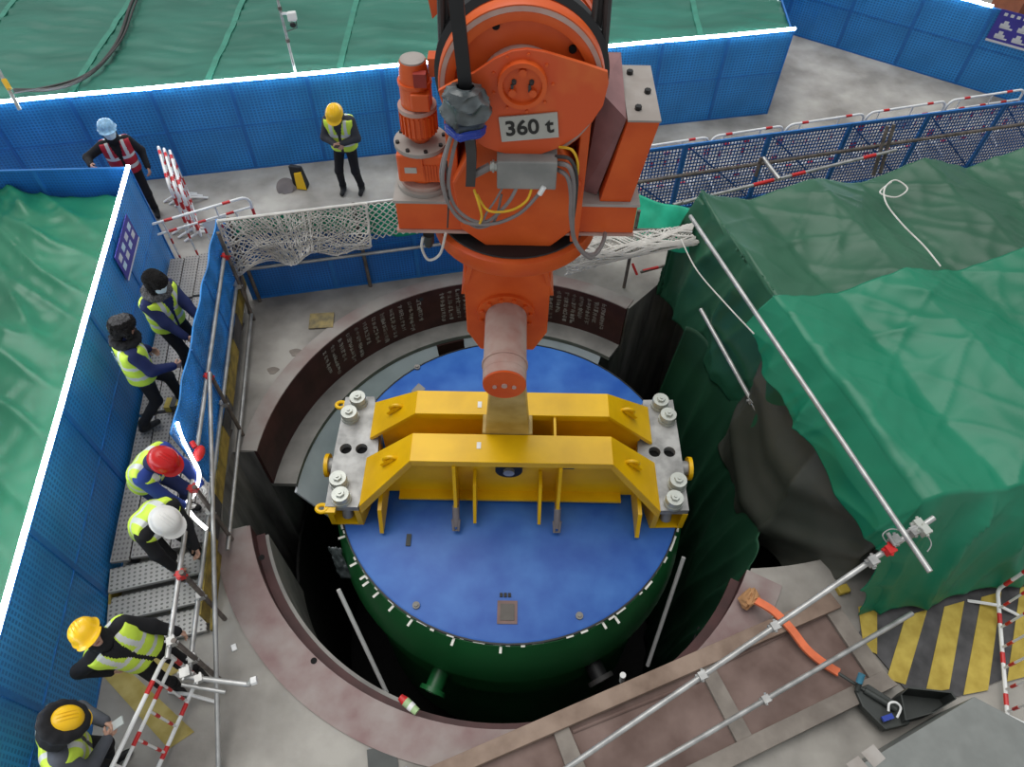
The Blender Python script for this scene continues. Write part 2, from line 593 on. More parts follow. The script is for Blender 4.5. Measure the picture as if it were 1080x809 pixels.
# grey liner plates hanging under the back ledge
def liner_plate(a0, a1, z0, label):
    mb_ = arc_box(2.93, 2.96, z0, -0.94, a0, a1, 14)
    mb_.v = [tuple(PC + (Vector(q) - PC) * 1.0 - V(q[0] - PC.x, q[1] - PC.y, 0).normalized() * (0.42 * max(0, -0.94 - q[2]))) for q in mb_.v]  # inward slope added so the plates catch more light
    o = obj('liner_plate', mb_, M_liner, smooth=True)
    return tag(o, label, 'steel plate', 'liner plates under the collar')
liner_plate(113.5, 181, -1.75, 'long pale grey curved liner plate below the lettered collar, left of the dark gap')
liner_plate(89, 104.5, -1.7, 'short pale grey curved liner plate just behind the crane hook tube')
liner_plate(59, 88, -1.75, 'pale grey curved liner plate below the collar, right of the crane hook')
o = obj('maroon_liner_plate', arc_box(2.91, 2.94, -2.0, -0.94, 104.5, 113.5, 8), M_maroon, smooth=True)
tag(o, 'dark maroon plate showing in the gap between grey liner plates', 'steel plate')
# inner shaft lining, its black puts the shade of the depth into the colour
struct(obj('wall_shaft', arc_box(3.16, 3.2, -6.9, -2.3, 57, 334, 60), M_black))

# ================================================================== fences
def screen_fence(name, label, p0, p1, h, npan, mat, z0=0.0, posts=True, flip=False, mesh=None):
    """run of blue screen panels from p0 to p1, each panel a part sharing one mesh"""
    p0, p1 = Vector(p0), Vector(p1)
    d = p1 - p0
    L = d.length
    rz = math.atan2(d.y, d.x)
    t = thing(name, label, 'fence', (p0.x, p0.y, z0), rz=rz)
    pw = L / npan
    m = MB()
    # corrugated / slightly wavy perforated sheet
    nn = 10
    vs, fs = [], []
    for i in range(nn + 1):
        x = pw * (0.012 + 0.976 * i / nn)
        y = 0.006 * math.sin(i * 2.1)
        vs += [(x, y - 0.008, 0.02), (x, y - 0.008, h - 0.02), (x, y + 0.008, h - 0.02), (x, y + 0.008, 0.02)]
    for i in range(nn):
        for k in range(4):
            fs.append((i * 4 + k, (i + 1) * 4 + k, (i + 1) * 4 + (k + 1) % 4, i * 4 + (k + 1) % 4))
    fs += [(0, 1, 2, 3), (nn * 4, nn * 4 + 3, nn * 4 + 2, nn * 4 + 1)]
    m.add(vs, fs)
    fr = MB()
    for x in (0.015, pw - 0.015):
        fr.box((x, 0, h / 2), (0.03, 0.035, h))
    for z in (0.015, h * 0.52, h - 0.015):
        fr.box((pw / 2, 0, z), (pw - 0.06, 0.03, 0.03 if z != h * 0.52 else 0.018))
    sh0 = obj('screen', m, mat, t, local=True)
    fr0 = obj('frame', fr, M_blue_fr, t, local=True)
    for k in range(npan):
        if k == 0:
            a, b = sh0, fr0
        else:
            a, b = copyobj(sh0, t), copyobj(fr0, t)
        a.location = (k * pw, 0, 0)
        b.parent = a
        b.location = (0, 0, 0)
    return t
def led(label, p0, p1, r=0.028, mat=None):
    m = MB()
    p0, p1 = Vector(p0), Vector(p1)
    k = max(2, int((p1 - p0).length / 1.2))
    pts = [p0.lerp(p1, i / k) + V(0, 0, -0.008 * (i % 2)) for i in range(k + 1)]
    m.tube(pts, r, 8)
    o = obj('led_rope_light', m, mat or M_led, smooth=True)
    return tag(o, label, 'light')
# back enclosure
BFa, BFb = V(-12.0, 9.31, 0), V(4.99, 12.88, 0)
screen_fence('screen_fence', 'long bright blue screen fence in front of the green roof, behind the crane hook', BFa, BFb, 1.67, 14, M_blue_scr)
led('white LED rope light along the top of the long back fence', BFa + V(0, -0.02, 1.70), BFb + V(0, -0.02, 1.70))
# left enclosure
LFa, LFb = V(-5.38, 8.26, 0), V(-4.03, 0.1, 0)
screen_fence('screen_fence', 'blue screen fence along the left side of the metal walkway', LFb, LFa, 1.87, 6, M_blue_scr)
led('white LED rope light along the top of the left walkway fence', LFa + V(0, 0, 1.90), LFb + V(0, 0, 1.90), 0.026)
# short dark run closing the left enclosure at the back
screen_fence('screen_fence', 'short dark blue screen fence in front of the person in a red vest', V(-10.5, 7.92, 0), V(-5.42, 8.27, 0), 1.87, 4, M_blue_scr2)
# right background enclosure
RFa, RFb = V(3.9, 17.58, 0), V(13.4, 11.32, 0)
screen_fence('screen_fence', 'blue screen fence at the far right beyond the open concrete floor', RFa, RFb, 1.55, 9, M_blue_scr)
RFd = (RFb - RFa).normalized()
led('white LED rope light on the far right fence beside the purple poster', RFa + V(0, -0.02, 1.58), RFa + RFd * 6.25 + V(0, -0.02, 1.58))
# side of back enclosure
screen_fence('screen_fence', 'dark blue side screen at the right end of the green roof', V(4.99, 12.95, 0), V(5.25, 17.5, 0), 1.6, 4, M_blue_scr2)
# poster on far right fence
def poster(name, label, c, ux, uy, wd, ht, rows):
    """c centre, ux right unit, uy up unit; the board faces the camera side"""
    nrm = ux.cross(uy)
    t = thing(name, label, 'sign', c)
    def slab(u0, u1, v0, v1, d0, d1):
        m = MB()
        q = []
        for d in (d0, d1):
            for (u, v) in ((u0, v0), (u1, v0), (u1, v1), (u0, v1)):
                q.append(c + ux * u + uy * v + nrm * d)
        return m.hexa(q)
    obj('board', slab(-wd / 2, wd / 2, -ht / 2, ht / 2, 0.0, 0.008), M_poster, t)
    obj('border', slab(-wd / 2, wd / 2, -ht / 2, -ht / 2 + ht * 0.07, 0.008, 0.010), M_poster_w, t)
    for (u, v, a, b, mm) in rows:
        obj('print_mark', slab(u * wd - a * wd / 2, u * wd + a * wd / 2, v * ht - b * ht / 2, v * ht + b * ht / 2, 0.008, 0.011), mm, t)
    return t
fig = []
for i, u in enumerate((-0.33, -0.05, 0.25)):
    for v in (0.08, -0.24):
        mm = M_poster_y if (i == 2 and v > 0) else (M_pink if (i == 2) else M_poster_w)
        fig += [(u, v + 0.07, 0.07, 0.10, mm), (u, v - 0.03, 0.15, 0.11, mm), (u + 0.03, v - 0.09, 0.2, 0.05, mm)]
for i in range(9):
    fig.append((-0.4 + i * 0.1, 0.38, 0.055, 0.09, M_poster_w))
ux = RFd
nr = ux.cross(V(0, 0, 1))
pc = RFa + RFd * 7.0 + V(0, 0, 1.28)
poster('notice_board', 'purple safety poster with white pictograms on the far right fence', pc + nr * 0.04, ux, V(0, 0, 1), 1.15, 0.6, fig)
ux2 = (LFb - LFa).normalized() * -1
ux2 = (LFa - LFb).normalized()
nr2 = V(ux2.y, -ux2.x, 0)
c2 = LFb + ux2 * 7.02 + V(0, 0, 1.52) + nr2 * 0.04
lab = []
for i in range(4):
    for v in (0.22, -0.1):
        lab += [(-0.36 + 0.24 * i, v, 0.13, 0.2, M_poster_w if (i + (v > 0)) % 2 else M_mask)]
poster('notice_board', 'small purple and white notice hung inside the left walkway fence', c2, ux2, V(0, 0, 1), 0.85, 0.42, lab)

# rust brown bin behind the far right fence
m = MB()
m.box2((10.0, 14.6, 0), (12.5, 15.6, 1.75))
m.box2((9.95, 14.55, 1.75), (12.55, 15.65, 1.83))
tag(obj('steel_skip', m, paint('rust_brown', (0.30, 0.09, 0.04), 0.7)), 'rust brown steel skip just showing behind the purple poster', 'skip')

# ================================================================== tarpaulin roofs
def roof_fn(u, v):
    x = -12.0 + 17.0 * u
    yf = 11.83 + 0.21 * x + 0.05
    y = yf + 5.5 * v
    z = 1.60 + 0.05 * nz(x * 1.3, y * 0.7) + 0.03 * max(0, 1 - abs(nz(x * 0.7, y * 3.0, 3))) ** 5 + 0.015 * ridged(x * 2.2, y * 5.5, 6) + 0.10 * v - 0.05 * abs(math.sin((x + 0.3) * PI / 2.1))
    return V(x, y, z)
rf = sheet('roof_tarpaulin', gridmesh(roof_fn, 170, 110), M_green_roof)
tag(rf, 'wide green tarpaulin roof stretched behind the long back fence', 'tarpaulin')
for k in range(8):
    xs = -11.4 + 2.1 * k
    pts = []
    for j in range(21):
        q = roof_fn((xs + 12) / 17.0 + 0.0, j / 20)
        pts.append(q + V(-0.12 * (j / 20) * (1 if k < 5 else -0.6), 0, 0.02))
    m = MB()
    for j in range(20):
        a, b = pts[j], pts[j + 1]
        m.hexa([a + V(-0.05, 0, -0.01), a + V(0.05, 0, -0.01), b + V(0.05, 0, -0.01), b + V(-0.05, 0, -0.01), a + V(-0.05, 0, 0.006), a + V(0.05, 0, 0.006), b + V(0.05, 0, 0.006), b + V(-0.05, 0, 0.006)])
    obj('seam', m, M_green_seam, rf)
# left tarpaulin
def ltarp(u, v):
    y = -0.6 + 8.7 * v
    xf = LFb.x + (LFa.x - LFb.x) * (y - LFb.y) / (LFa.y - LFb.y) - 0.06
    x = xf - 6.5 * u
    wv = nz((x + y) * 1.1, (y - x) * 0.35, 1)
    q1, q2 = (x * 0.45 + y * 0.9), (y * 0.45 - x * 0.9)
    fold = max(0, 1 - abs(mnoise.noise(V(q1 * 0.9 - q2 * .25, q2 * 0.22, 5)))) ** 4
    f2 = max(0, 1 - abs(mnoise.noise(V(q1 * 2.3 - q2 * .5, q2 * 0.6, 8)))) ** 6
    z = 1.74 - 0.16 * math.sin(min(1, u * 3.2) * PI / 2) + 0.13 * wv * min(1, u * 8) + (0.24 * fold + 0.10 * f2 + 0.02 * ridged(x * 4.1, y * 3.3, 9)) * min(1, u * 7) - 0.16
    if v > 0.93:
        z -= (v - 0.93) * 1.5
    return V(x, y, z)
o = sheet('tarpaulin', gridmesh(ltarp, 130, 190), M_green_l)
tag(o, 'glossy green tarpaulin left of the walkway fence', 'tarpaulin')

# ---------------------------------------------------------------- right tarpaulin-covered stack
A = V(2.53, 7.93, 1.8)
B = V(4.07, 3.30, 1.8)
le = (B - A)
leL = le.length
le.normalize()                      # along the left edge, back to front
ri = V(-le.y, le.x, 0)              # pointing right
if ri.x < 0:
    ri = -ri
fr_dir = V(1.0, 0.25, 0).normalized()   # along the front and back edges
def stack_pt(s, t):
    """s along front direction (metres right of left edge), t metres from the back edge along the left edge"""
    return A + le * t + fr_dir * s
def tri(x):
    return abs(x % 1.0 - 0.5) * 2
def tent(s, t):
    # pitched strips between the frames below the sheet
    return 0.26 * tri((s + 0.10 - 0.05 * t) / 1.75) - 0.26 * 0.89 + 0.05 * tri(t / 1.25 + s * 0.3)
def crease(x, y, z, p=6):
    return max(0.0, 1 - abs(mnoise.noise(V(x, y, z))) * 1.0) ** p
def wrinkle(s, t, seed):
    g = 0.5 + 0.5 * nz(s * 0.55, t * 0.55, seed + 20)
    return (0.030 * nz(s * 1.0, t * 1.0, seed) + 0.050 * g * crease(s * 0.35 + t * 0.25, (t - 0.8 * s) * 1.5, seed + 3, 7)
            + 0.040 * (1 - g) * crease(s * 1.7 + t * 0.5, t * 0.5 - s * 0.2, seed + 5, 9) + 0.010 * g * crease(s * 2.6, t * 2.2, seed + 7, 5)
            + 0.022 * crease(s * 1.1 + t * 1.3, (t * 0.5 - s) * 0.5, seed + 9, 12) + 0.018 * crease((s - t) * 1.6, (s + t) * 0.5, seed + 13, 12) + 0.006 * nz(s * 5, t * 5, seed + 1))
def drape(s, t, tmax, seed, out=0.10):
    p = stack_pt(max(s, 0), min(max(t, 0), tmax))
    dn = 0.0
    if s < 0:
        dn = max(dn, -s)
        p -= ri * (out * min(1, -s))
    if t < 0:
        dn = max(dn, -t)
        p -= le * (out * min(1, -t))
    if t > tmax:
        dn = max(dn, t - tmax)
        p += le * (0.46 * min(1.0, (t - tmax) / 1.72))
    tp = tent(max(s, 0), min(max(t, 0), tmax)) * max(0, 1 - dn * 2)
    wr = wrinkle(s, t, seed)
    if dn > 0:
        along = t if s < 0 else s
        amp = min(1, dn * 2.5)
        vf = amp * (0.13 * crease(along * 1.5 + 0.35 * nz(dn * 1.3, along * .6, 2), dn * 0.35, seed + 11, 4) + 0.035 * crease(along * 2.4 + dn * .9, dn * 0.6, seed + 2, 4))
        if s < 0:
            p -= ri * vf
        elif t > tmax:
            p += le * vf
        elif t < 0:
            p -= le * vf
    p.z = 1.8 - dn + tp + wr * (1 if dn <= 0 else 0.3)
    return p
T_SPLIT = 2.03
def bline(s):
    return T_SPLIT - 0.03 * max(0, s) + 0.03 * nz(s * 2.2, 3.3)
def dark_fn(u, v):
    s = -1.9 + 9.5 * v
    end = bline(s) + 0.22
    t = -1.7 + (end + 1.7) * u
    if s < 0:
        t = -1.7 + (end + 1.7 + 0.9) * u
    return drape(s, t, leL, 2.0)
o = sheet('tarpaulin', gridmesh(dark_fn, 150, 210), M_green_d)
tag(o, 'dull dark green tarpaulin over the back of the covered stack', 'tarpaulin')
def bright_fn(u, v):
    VS = 0.20
    t0 = T_SPLIT + (leL + 1.72 - T_SPLIT) * u
    tt = min(max((t0 - T_SPLIT) / (leL - T_SPLIT), 0), 1)
    hem = 0.36 + 0.30 * tt + 0.10 * math.sin(PI * tt) + 0.05 * nz(t0 * 3, 4.4)
    s = 7.6 * (v - VS) / (1 - VS) if v > VS else -hem * (1 - v / VS)
    back = bline(s)
    t3 = back + (leL + 1.72 - back) * u
    p = drape(s, t3, leL, 2.0, out=0.14)
    p.z += 0.03 + 0.012 * nz(s * 3, t3 * 3, 31)
    if s <= 0:
        # the hem stands off and folds in diagonal drapes
        k = min(1, -s / max(.05, hem))
        p -= ri * (0.06 + 0.10 * k + 0.06 * k * crease(t3 * 0.8 - s * 2.2, s * .5, 17, 3))
    return p
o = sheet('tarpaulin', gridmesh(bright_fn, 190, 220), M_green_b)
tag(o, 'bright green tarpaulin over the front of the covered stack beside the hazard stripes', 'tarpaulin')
def brown_fn(u, v):
    # swagged lower skirt between the bright sheet and the pit
    t = 2.35 + (leL + 0.02 - 2.35) * u
    dn = 0.40 + 0.10 * u + 2.2 * v * (1 - .25 * u ** 3)
    p = A + le * t
    sw = math.sin(PI * u)
    bulge = 0.04 + 0.42 * sw ** .7 * math.sin(PI * min(1, v * 0.75)) * v ** .4
    ph = v * 7.5 + 9 * (u - 0.55) ** 2
    p -= ri * (bulge + (0.07 * (math.sin(ph * 2.0 + 5 * u) * .5 + .5) ** 2 + 0.12 * crease(u * 4.2 - 1.6 * v + 1.2 * v * v, v * 0.7, 8, 4)) * min(1, v * 4))
    p.z = 1.8 - dn - 0.25 * sw * v
    return p
o = sheet('tarpaulin', gridmesh(brown_fn, 90, 100), M_brown_t)
tag(o, 'grey brown tarpaulin sagging in curved folds below the bright green sheet', 'tarpaulin')
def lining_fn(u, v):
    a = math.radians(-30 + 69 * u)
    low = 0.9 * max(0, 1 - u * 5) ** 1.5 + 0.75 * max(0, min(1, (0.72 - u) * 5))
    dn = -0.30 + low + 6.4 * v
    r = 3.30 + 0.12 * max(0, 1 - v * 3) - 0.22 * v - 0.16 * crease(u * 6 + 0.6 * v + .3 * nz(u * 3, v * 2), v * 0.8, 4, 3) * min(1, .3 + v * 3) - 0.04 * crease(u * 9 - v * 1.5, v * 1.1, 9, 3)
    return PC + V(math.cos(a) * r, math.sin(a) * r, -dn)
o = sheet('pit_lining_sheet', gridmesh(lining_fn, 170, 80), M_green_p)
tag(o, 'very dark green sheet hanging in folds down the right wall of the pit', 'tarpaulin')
# rope on dark tarp
pts = bez([P(940, 192, 1.93), P(928, 203, 1.93), P(945, 208, 1.94), P(957, 199, 1.93), P(944, 190, 1.93), P(933, 199, 1.95), P(935, 215, 1.92), P(952, 237, 1.90), P(975, 260, 1.91), P(992, 281, 1.92)], 8)
m = MB()
m.tube(pts, 0.011, 6)
tag(obj('rope', m, M_rope, smooth=True), 'white rope with a loop lying on the dark green tarpaulin', 'rope')

# ================================================================== walkway on the left
WD = V(-0.163, 1, 0).normalized()          # along the walkway, away from the camera
WR = V(WD.y, -WD.x, 0)                     # to the right
def XL(y): return -3.99 - 0.166 * y
def XR(y): return -2.86 - 0.160 * y
def plank_obj(name, mat, p, L, wdt, th, parent, rz):
    m = MB()
    m.box2((0, 0, -th), (wdt, L, 0))
    o = obj(name, m, mat, parent, local=True)
    o.location = Vector(p) - wloc(parent)
    o.rotation_euler = (0, 0, rz)
    return o
RZ = math.atan2(-WD.x, WD.y)
walk = thing('scaffold_walkway', 'grey perforated metal scaffold walkway between the blue fences', 'walkway', (XL(3.1), 3.1, 0))
npk = 5
for k in range(npk):
    for (ya, L) in ((3.12, 2.0), (5.13, 2.0), (7.14, 0.9)):
        ystart = ya + 0.06 * k
        xl, xr = XL(ystart) + 0.03, XR(ystart) - 0.03
        wd_ = (xr - xl) / npk
        plank_obj('plank', M_plank, (xl + wd_ * k + 0.008, ystart, 0.40 - 0.004 * (k % 2)), L - 0.02, wd_ - 0.016, 0.045, walk, RZ)
m = MB()
for y in (3.3, 4.2, 5.1, 6.0, 7.0, 7.9):
    m.cyl((XL(y) + 0.05, y, 0.33), (XR(y) - 0.05, y + 0.3, 0.33), 0.024, n=8)
obj('transom', m, M_steel_dk, walk)
for y in (3.35, 5.1, 7.0):
    for xx in (XL(y) + 0.12, XR(y) - 0.12):
        m = MB()
        m.cyl((xx, y, 0.0), (xx, y, 0.34), 0.024, n=8)
        m.box((xx, y, 0.005), (0.14, 0.14, 0.01))
        obj('leg', m, M_steel_dk, walk)
steps = thing('access_steps', 'perforated metal steps leading down from the end of the walkway', 'steps', (XL(2.6), 2.6, 0))
for k in range(3):
    y1 = 3.10 - 0.30 * k
    m = MB()
    a = V(XL(y1 - 0.3) + 0.03, y1 - 0.29, 0)
    L = XR(y1) - 0.02 - a.x
    zt = 0.30 - 0.1 * k
    m.box2((0, 0, -0.05), (L, 0.28, 0))
    o = obj('tread', m, M_tread, steps, local=True)
    o.location = V(a.x, a.y, zt) - wloc(steps)
    o.rotation_euler = (0, 0, math.radians(15.0))
for side in (0, 1):
    m = MB()
    xx = (XL, XR)[side]
    ya, yb = (3.08, 2.2) if side == 0 else (3.38, 2.5)
    off = 0.02 if side == 0 else -0.02
    m.hexa([V(xx(yb) + off - 0.015, yb, 0), V(xx(yb) + off + 0.015, yb, 0), V(xx(ya) + off + 0.015, ya, 0), V(xx(ya) + off - 0.015, ya, 0),
            V(xx(yb) + off - 0.015, yb, 0.06), V(xx(yb) + off + 0.015, yb, 0.06), V(xx(ya) + off + 0.015, ya, 0.30), V(xx(ya) + off - 0.015, ya, 0.30)])
    obj('stringer', m, M_kick, steps)
# yellow floor stripe at the foot of the steps
m = MB()
q = [P(97, 700, 0.004), P(118, 690, 0.004), P(205, 772, 0.004), P(178, 790, 0.004)]
m.prism(q, (0, 0, 0.004))
tag(obj('floor_stripe', m, paint('floor_yellow', (0.30, 0.23, 0.05), 0.8, col2=(0.42, 0.34, 0.12), scale=5)), 'faded yellow stripe painted on the floor at the foot of the steps', 'floor marking')
m = MB()
m.prism([P(150, 690, 0.004), P(164, 684, 0.004), P(192, 706, 0.004), P(180, 713, 0.004)], (0, 0, 0.004))
tag(obj('floor_stripe', m, MATS['floor_yellow']), 'short faded yellow floor stripe beside the steps, under the scaffold rails', 'floor marking')

# scaffold rail between walkway and pit
def railpt(y, z): return V(-2.81 - 0.160 * y, y, z)
rail = thing('scaffold_railing', 'galvanised tube railing between the walkway and the pit', 'railing', railpt(4.5, 0))
def rod(name, a, b, r, mat, parent, n=10):
    m = MB()
    m.cyl(a, b, r, n=n)
    return obj(name, m, mat, parent, smooth=True)
def clamp(p, parent, mat=None, s=0.05):
    m = MB()
    m.box(p, (s * 1.5, s * 1.5, s * 1.5), M=Matrix.Rotation(0.4, 3, 'Z'))
    m.cyl(Vector(p) + V(-s * 1.3, 0, 0), Vector(p) + V(s * 1.3, 0, 0), s * 0.28, n=6)
    m.cyl(Vector(p) + V(0, -s * 1.2, s * .4), Vector(p) + V(0, s * 1.2, s * .4), s * 0.28, n=6)
    return obj('clamp', m, mat or M_steel, parent)
rod('top_rail', railpt(7.3, 1.28), railpt(1.85, 1.28), 0.025, M_steel, rail)
rod('mid_rail', railpt(7.4, 0.72), railpt(1.85, 0.72), 0.025, M_steel, rail)
rod('toe_rail', railpt(7.2, 0.14) + V(0.05, 0, 0), railpt(3.4, 0.14) + V(0.05, 0, 0), 0.025, M_steel, rail)
for y, zt in ((7.15, 1.7), (5.09, 1.35), (3.59, 1.33), (2.64, 1.36), (2.0, 1.32)):
    rod('post', railpt(y, 0) + V(0.05, 0, 0), railpt(y, zt) + V(0.05, 0, 0), 0.025, M_steel_dk, rail)
    clamp(railpt(y, 1.28) + V(0.02, 0, 0), rail, M_red if y > 2.3 else M_steel)
    clamp(railpt(y, 0.72) + V(0.02, 0, 0), rail)
m = MB()
m.cyl(P(221, 393, 1.36), P(231, 832, 0.04), 0.025, n=10)
tag(obj('scaffold_tube', m, M_steel, smooth=True), 'long straight scaffold tube slanting from the railing down to the concrete floor', 'tube')
sh = thing('scaffold_tube', 'short horizontal scaffold tube with a white capped end beside the steps', 'tube', P(230, 716, 0.9))
rod('tube', P(190, 713, 0.9), P(262, 722, 0.9), 0.025, M_steel, sh)
rod('elbow', P(262, 722, 0.9), P(268, 717, 0.93), 0.03, M_steel, sh)
m = MB()
m.cyl(P(265, 719, 0.92), P(271, 717, 0.92), 0.04, n=8)
obj('end_cap', m, M_white, sh)
rod('brace', P(192, 722, 0.84), P(238, 730, 0.80), 0.02, M_steel, sh)
clamp(P(196, 710, 0.92), sh, s=0.06)
clamp(P(210, 716, 0.90), sh, s=0.045)
# kick board with yellow and black pieces
kb = thing('kick_board', 'worn yellow and black kick board at the foot of the railing', 'board', railpt(5.0, 0.28))
yy = 2.5
k = 0
while yy < 7.3:
    a, b = railpt(yy, 0), railpt(yy + 0.47, 0)
    m = MB()
    off = V(-0.03, 0, 0)
    m.hexa([a + off + V(-.012, 0, .28), a + off + V(.012, 0, .28), b + off + V(.012, 0, .28), b + off + V(-.012, 0, .28), a + off + V(-.012, 0, .55), a + off + V(.012, 0, .55), b + off + V(.012, 0, .55), b + off + V(-.012, 0, .55)])
    obj('board_piece', m, M_kick if k % 3 != 2 else M_blk_haz, kb)
    yy += 0.475
    k += 1
# blue screen on the railing
M_blue_net = dotted('blue_rail_net', (0.03, 0.24, 0.60), (0.012, 0.09, 0.30), 0.04, 0.04, 0.32, 'YZ', 0.5, var=0.35, square=True, nscale=2.5)
def railscreen(u, v):
    y = 7.55 - 3.55 * u
    zt = 1.58 + 0.14 * u
    z = 0.50 + (zt - 0.50) * v
    if u > 0.9:
        z += (u - 0.9) * 2.0 * (1 - v)
    p = railpt(y, z) + V(-0.05 - 0.05 * u * v + 0.012 * math.sin(u * 30) + 0.012 * nz(u * 9, v * 6), 0, 0)
    return p
m = MB()
for i in range(81):
    m.tube([railscreen(i / 80, j / 8) for j in range(9)], 0.0125, 4)
for j in range(27):
    m.tube([railscreen(i / 40, j / 26) for i in range(41)], 0.0125, 4)
o = obj('mesh_screen', m, paint('blue_mesh_cord', (0.025, 0.21, 0.56), 0.5, var=0.3, scale=3))
tag(o, 'blue mesh sheet tied inside the railing along the far half of the walkway', 'screen')
for u in (0.0, 0.34, 0.67, 1.0):
    m = MB()
    m.tube([railscreen(u, v / 8) + V(0.012, 0, 0) for v in range(9)], 0.014, 6)
    obj('hem', m, M_blue_fr, o)
# glowing rope light looped on the rail end
m = MB()
m.tube(bez([P(187, 446, 1.70), P(192, 462, 1.5), P(202, 482, 1.4), P(210, 500, 1.3), P(205, 520, 1.2), P(197, 532, 1.15), P(204, 545, 1.0), P(218, 558, 0.9)], 8), 0.020, 8)
tag(obj('led_rope_light', m, glow('led_loose', (0.95, 0.98, 1.0), 5.0), smooth=True), 'loose glowing white rope light dangling by the person in a red helmet', 'light')
m = MB()
m.ball(P(210, 478, 1.33), (0.06, 0.10, 0.05))
m.cyl(P(206, 472, 1.33), P(202, 466, 1.36), 0.03, n=8)
tag(obj('warning_lamp', m, M_red, smooth=True), 'small red warning lamp on the railing beside the loose rope light', 'lamp')

# ================================================================== crowd barriers
def barrier(p0, p1, label, group=None, h=1.0, plate=None, z0=0.0):
    p0, p1 = Vector(p0), Vector(p1)
    d = p1 - p0
    L = d.length
    rz = math.atan2(d.y, d.x)
    t = thing('crowd_barrier', label, 'barrier', (p0.x, p0.y, z0), group, rz)
    r = 0.021
    def arcp(cx, cz, a0, a1, rad, n=5):
        return [V(cx + rad * math.cos(math.radians(a0 + (a1 - a0) * i / n)), 0, cz + rad * math.sin(math.radians(a0 + (a1 - a0) * i / n))) for i in range(n + 1)]
    R_ = 0.12
    loop = arcp(L - R_, h - R_, 0, 90, R_) + arcp(R_, h - R_, 90, 180, R_) + arcp(R_ * 0.6, 0.12 + R_ * 0.6, 180, 270, R_ * 0.6) + arcp(L - R_ * 0.6, 0.12 + R_ * 0.6, 270, 360, R_ * 0.6)
    m = MB()
    m.tube(loop, r, 8, closed=True)
    obj('frame', m, M_white, t, local=True, smooth=True)
    m = MB()
    m.cyl((0, 0, h * 0.80), (L, 0, h * 0.80), r * 0.85, n=8)
    obj('rail', m, M_white, t, local=True, smooth=True)
    nb = max(3, int(round(L / 0.24)))
    for i in range(1, nb):
        m = MB()
        x = L * i / nb
        m.cyl((x, 0, 0.12), (x, 0, h * (0.98 if i % 3 == 1 else 0.80)), r * 0.6, n=6)
        obj('bar', m, M_white, t, local=True, smooth=True)
        for zz in (0.28, 0.62):
            m = MB()
            m.cyl((x, 0, zz - 0.05), (x, 0, zz + 0.05), r * 0.78, n=6)
            obj('red_band', m, M_red, t, local=True)
    for f in (0.22, 0.5, 0.78):
        for (z, rr) in ((h, r * 1.12), (h * 0.80, r * 1.0), (0.12, r * 1.12)):
            if f == 0.5 and z == h:
                continue
            m = MB()
            m.cyl((L * f - 0.06, 0, z), (L * f + 0.06, 0, z), rr, n=8)
            obj('red_band', m, M_red, t, local=True, smooth=True)
    for x in (0.0, L):
        for zz in (0.35, 0.7):
            m = MB()
            m.cyl((x, 0, zz - 0.07), (x, 0, zz + 0.07), r * 1.12, n=8)
            obj('red_band', m, M_red, t, local=True, smooth=True)
    for x in (L * 0.12, L * 0.88):
        m = MB()
        m.tube([V(x, -0.28, 0.015), V(x, -0.2, 0.05), V(x, 0, 0.12), V(x, 0.2, 0.05), V(x, 0.28, 0.015)], r * 0.9, 6)
        obj('foot', m, M_white, t, local=True, smooth=True)
    if plate:
        m = MB()
        m.box((L * plate, 0.0, h * 0.66), (0.34, 0.012, 0.22))
        obj('plate', m, M_white, t, local=True)
    return t
def ybar(x): return 9.65 + 0.275 * x
xs = [0.35, 1.82, 3.28, 4.62, 6.13, 7.71, 9.3, 10.8]
bl = ['crowd barrier half hidden behind the orange hook block, nearest the crane', 'second white and red crowd barrier to the right of the crane',
      'third white and red crowd barrier counting right from the crane', 'fourth white and red crowd barrier counting right from the crane', 'white and red crowd barrier with a white plate, second from the right edge',
      'white and red crowd barrier at the right edge behind the navy mesh fence', 'crowd barrier just past the right edge of the view']
for i in range(6):
    a, b = xs[i] + 0.03, xs[i + 1] - 0.03
    barrier((a, ybar(a), 0), (b, ybar(b), 0), bl[i], 'crowd barriers behind the mesh fence', plate=0.55 if i == 4 else None)
# gate barriers at the walkway entrance
barrier(P(153, 240, 0.98) - V(0, 0, 0.98), P(262, 208, 0.98) - V(0, 0, 0.98), 'white and red crowd barrier closing the far end of the walkway', plate=0.62)
for i in range(3):
    a = P(166 + 6 * i, 152 + 2 * i, 1.0)
    b = P(178 + 7 * i, 196 + 4 * i, 1.0)
    barrier((b.x, b.y, 0), (a.x, a.y, 0), ('leftmost', 'middle', 'rightmost')[i] + ' of three crowd barriers stored edge-on by the end of the left fence', 'stored barriers')
barrier((-3.26, 1.98, 0), (-3.52, 0.55, 0), 'white and red crowd barrier at the lower left, below the steps')
a, b = P(1052, 622, 0.12), P(1064, 775, 0.12)
barrier((b.x, b.y, 0), (a.x, a.y, 0), 'white and red crowd barrier on the hazard stripes at the lower right')

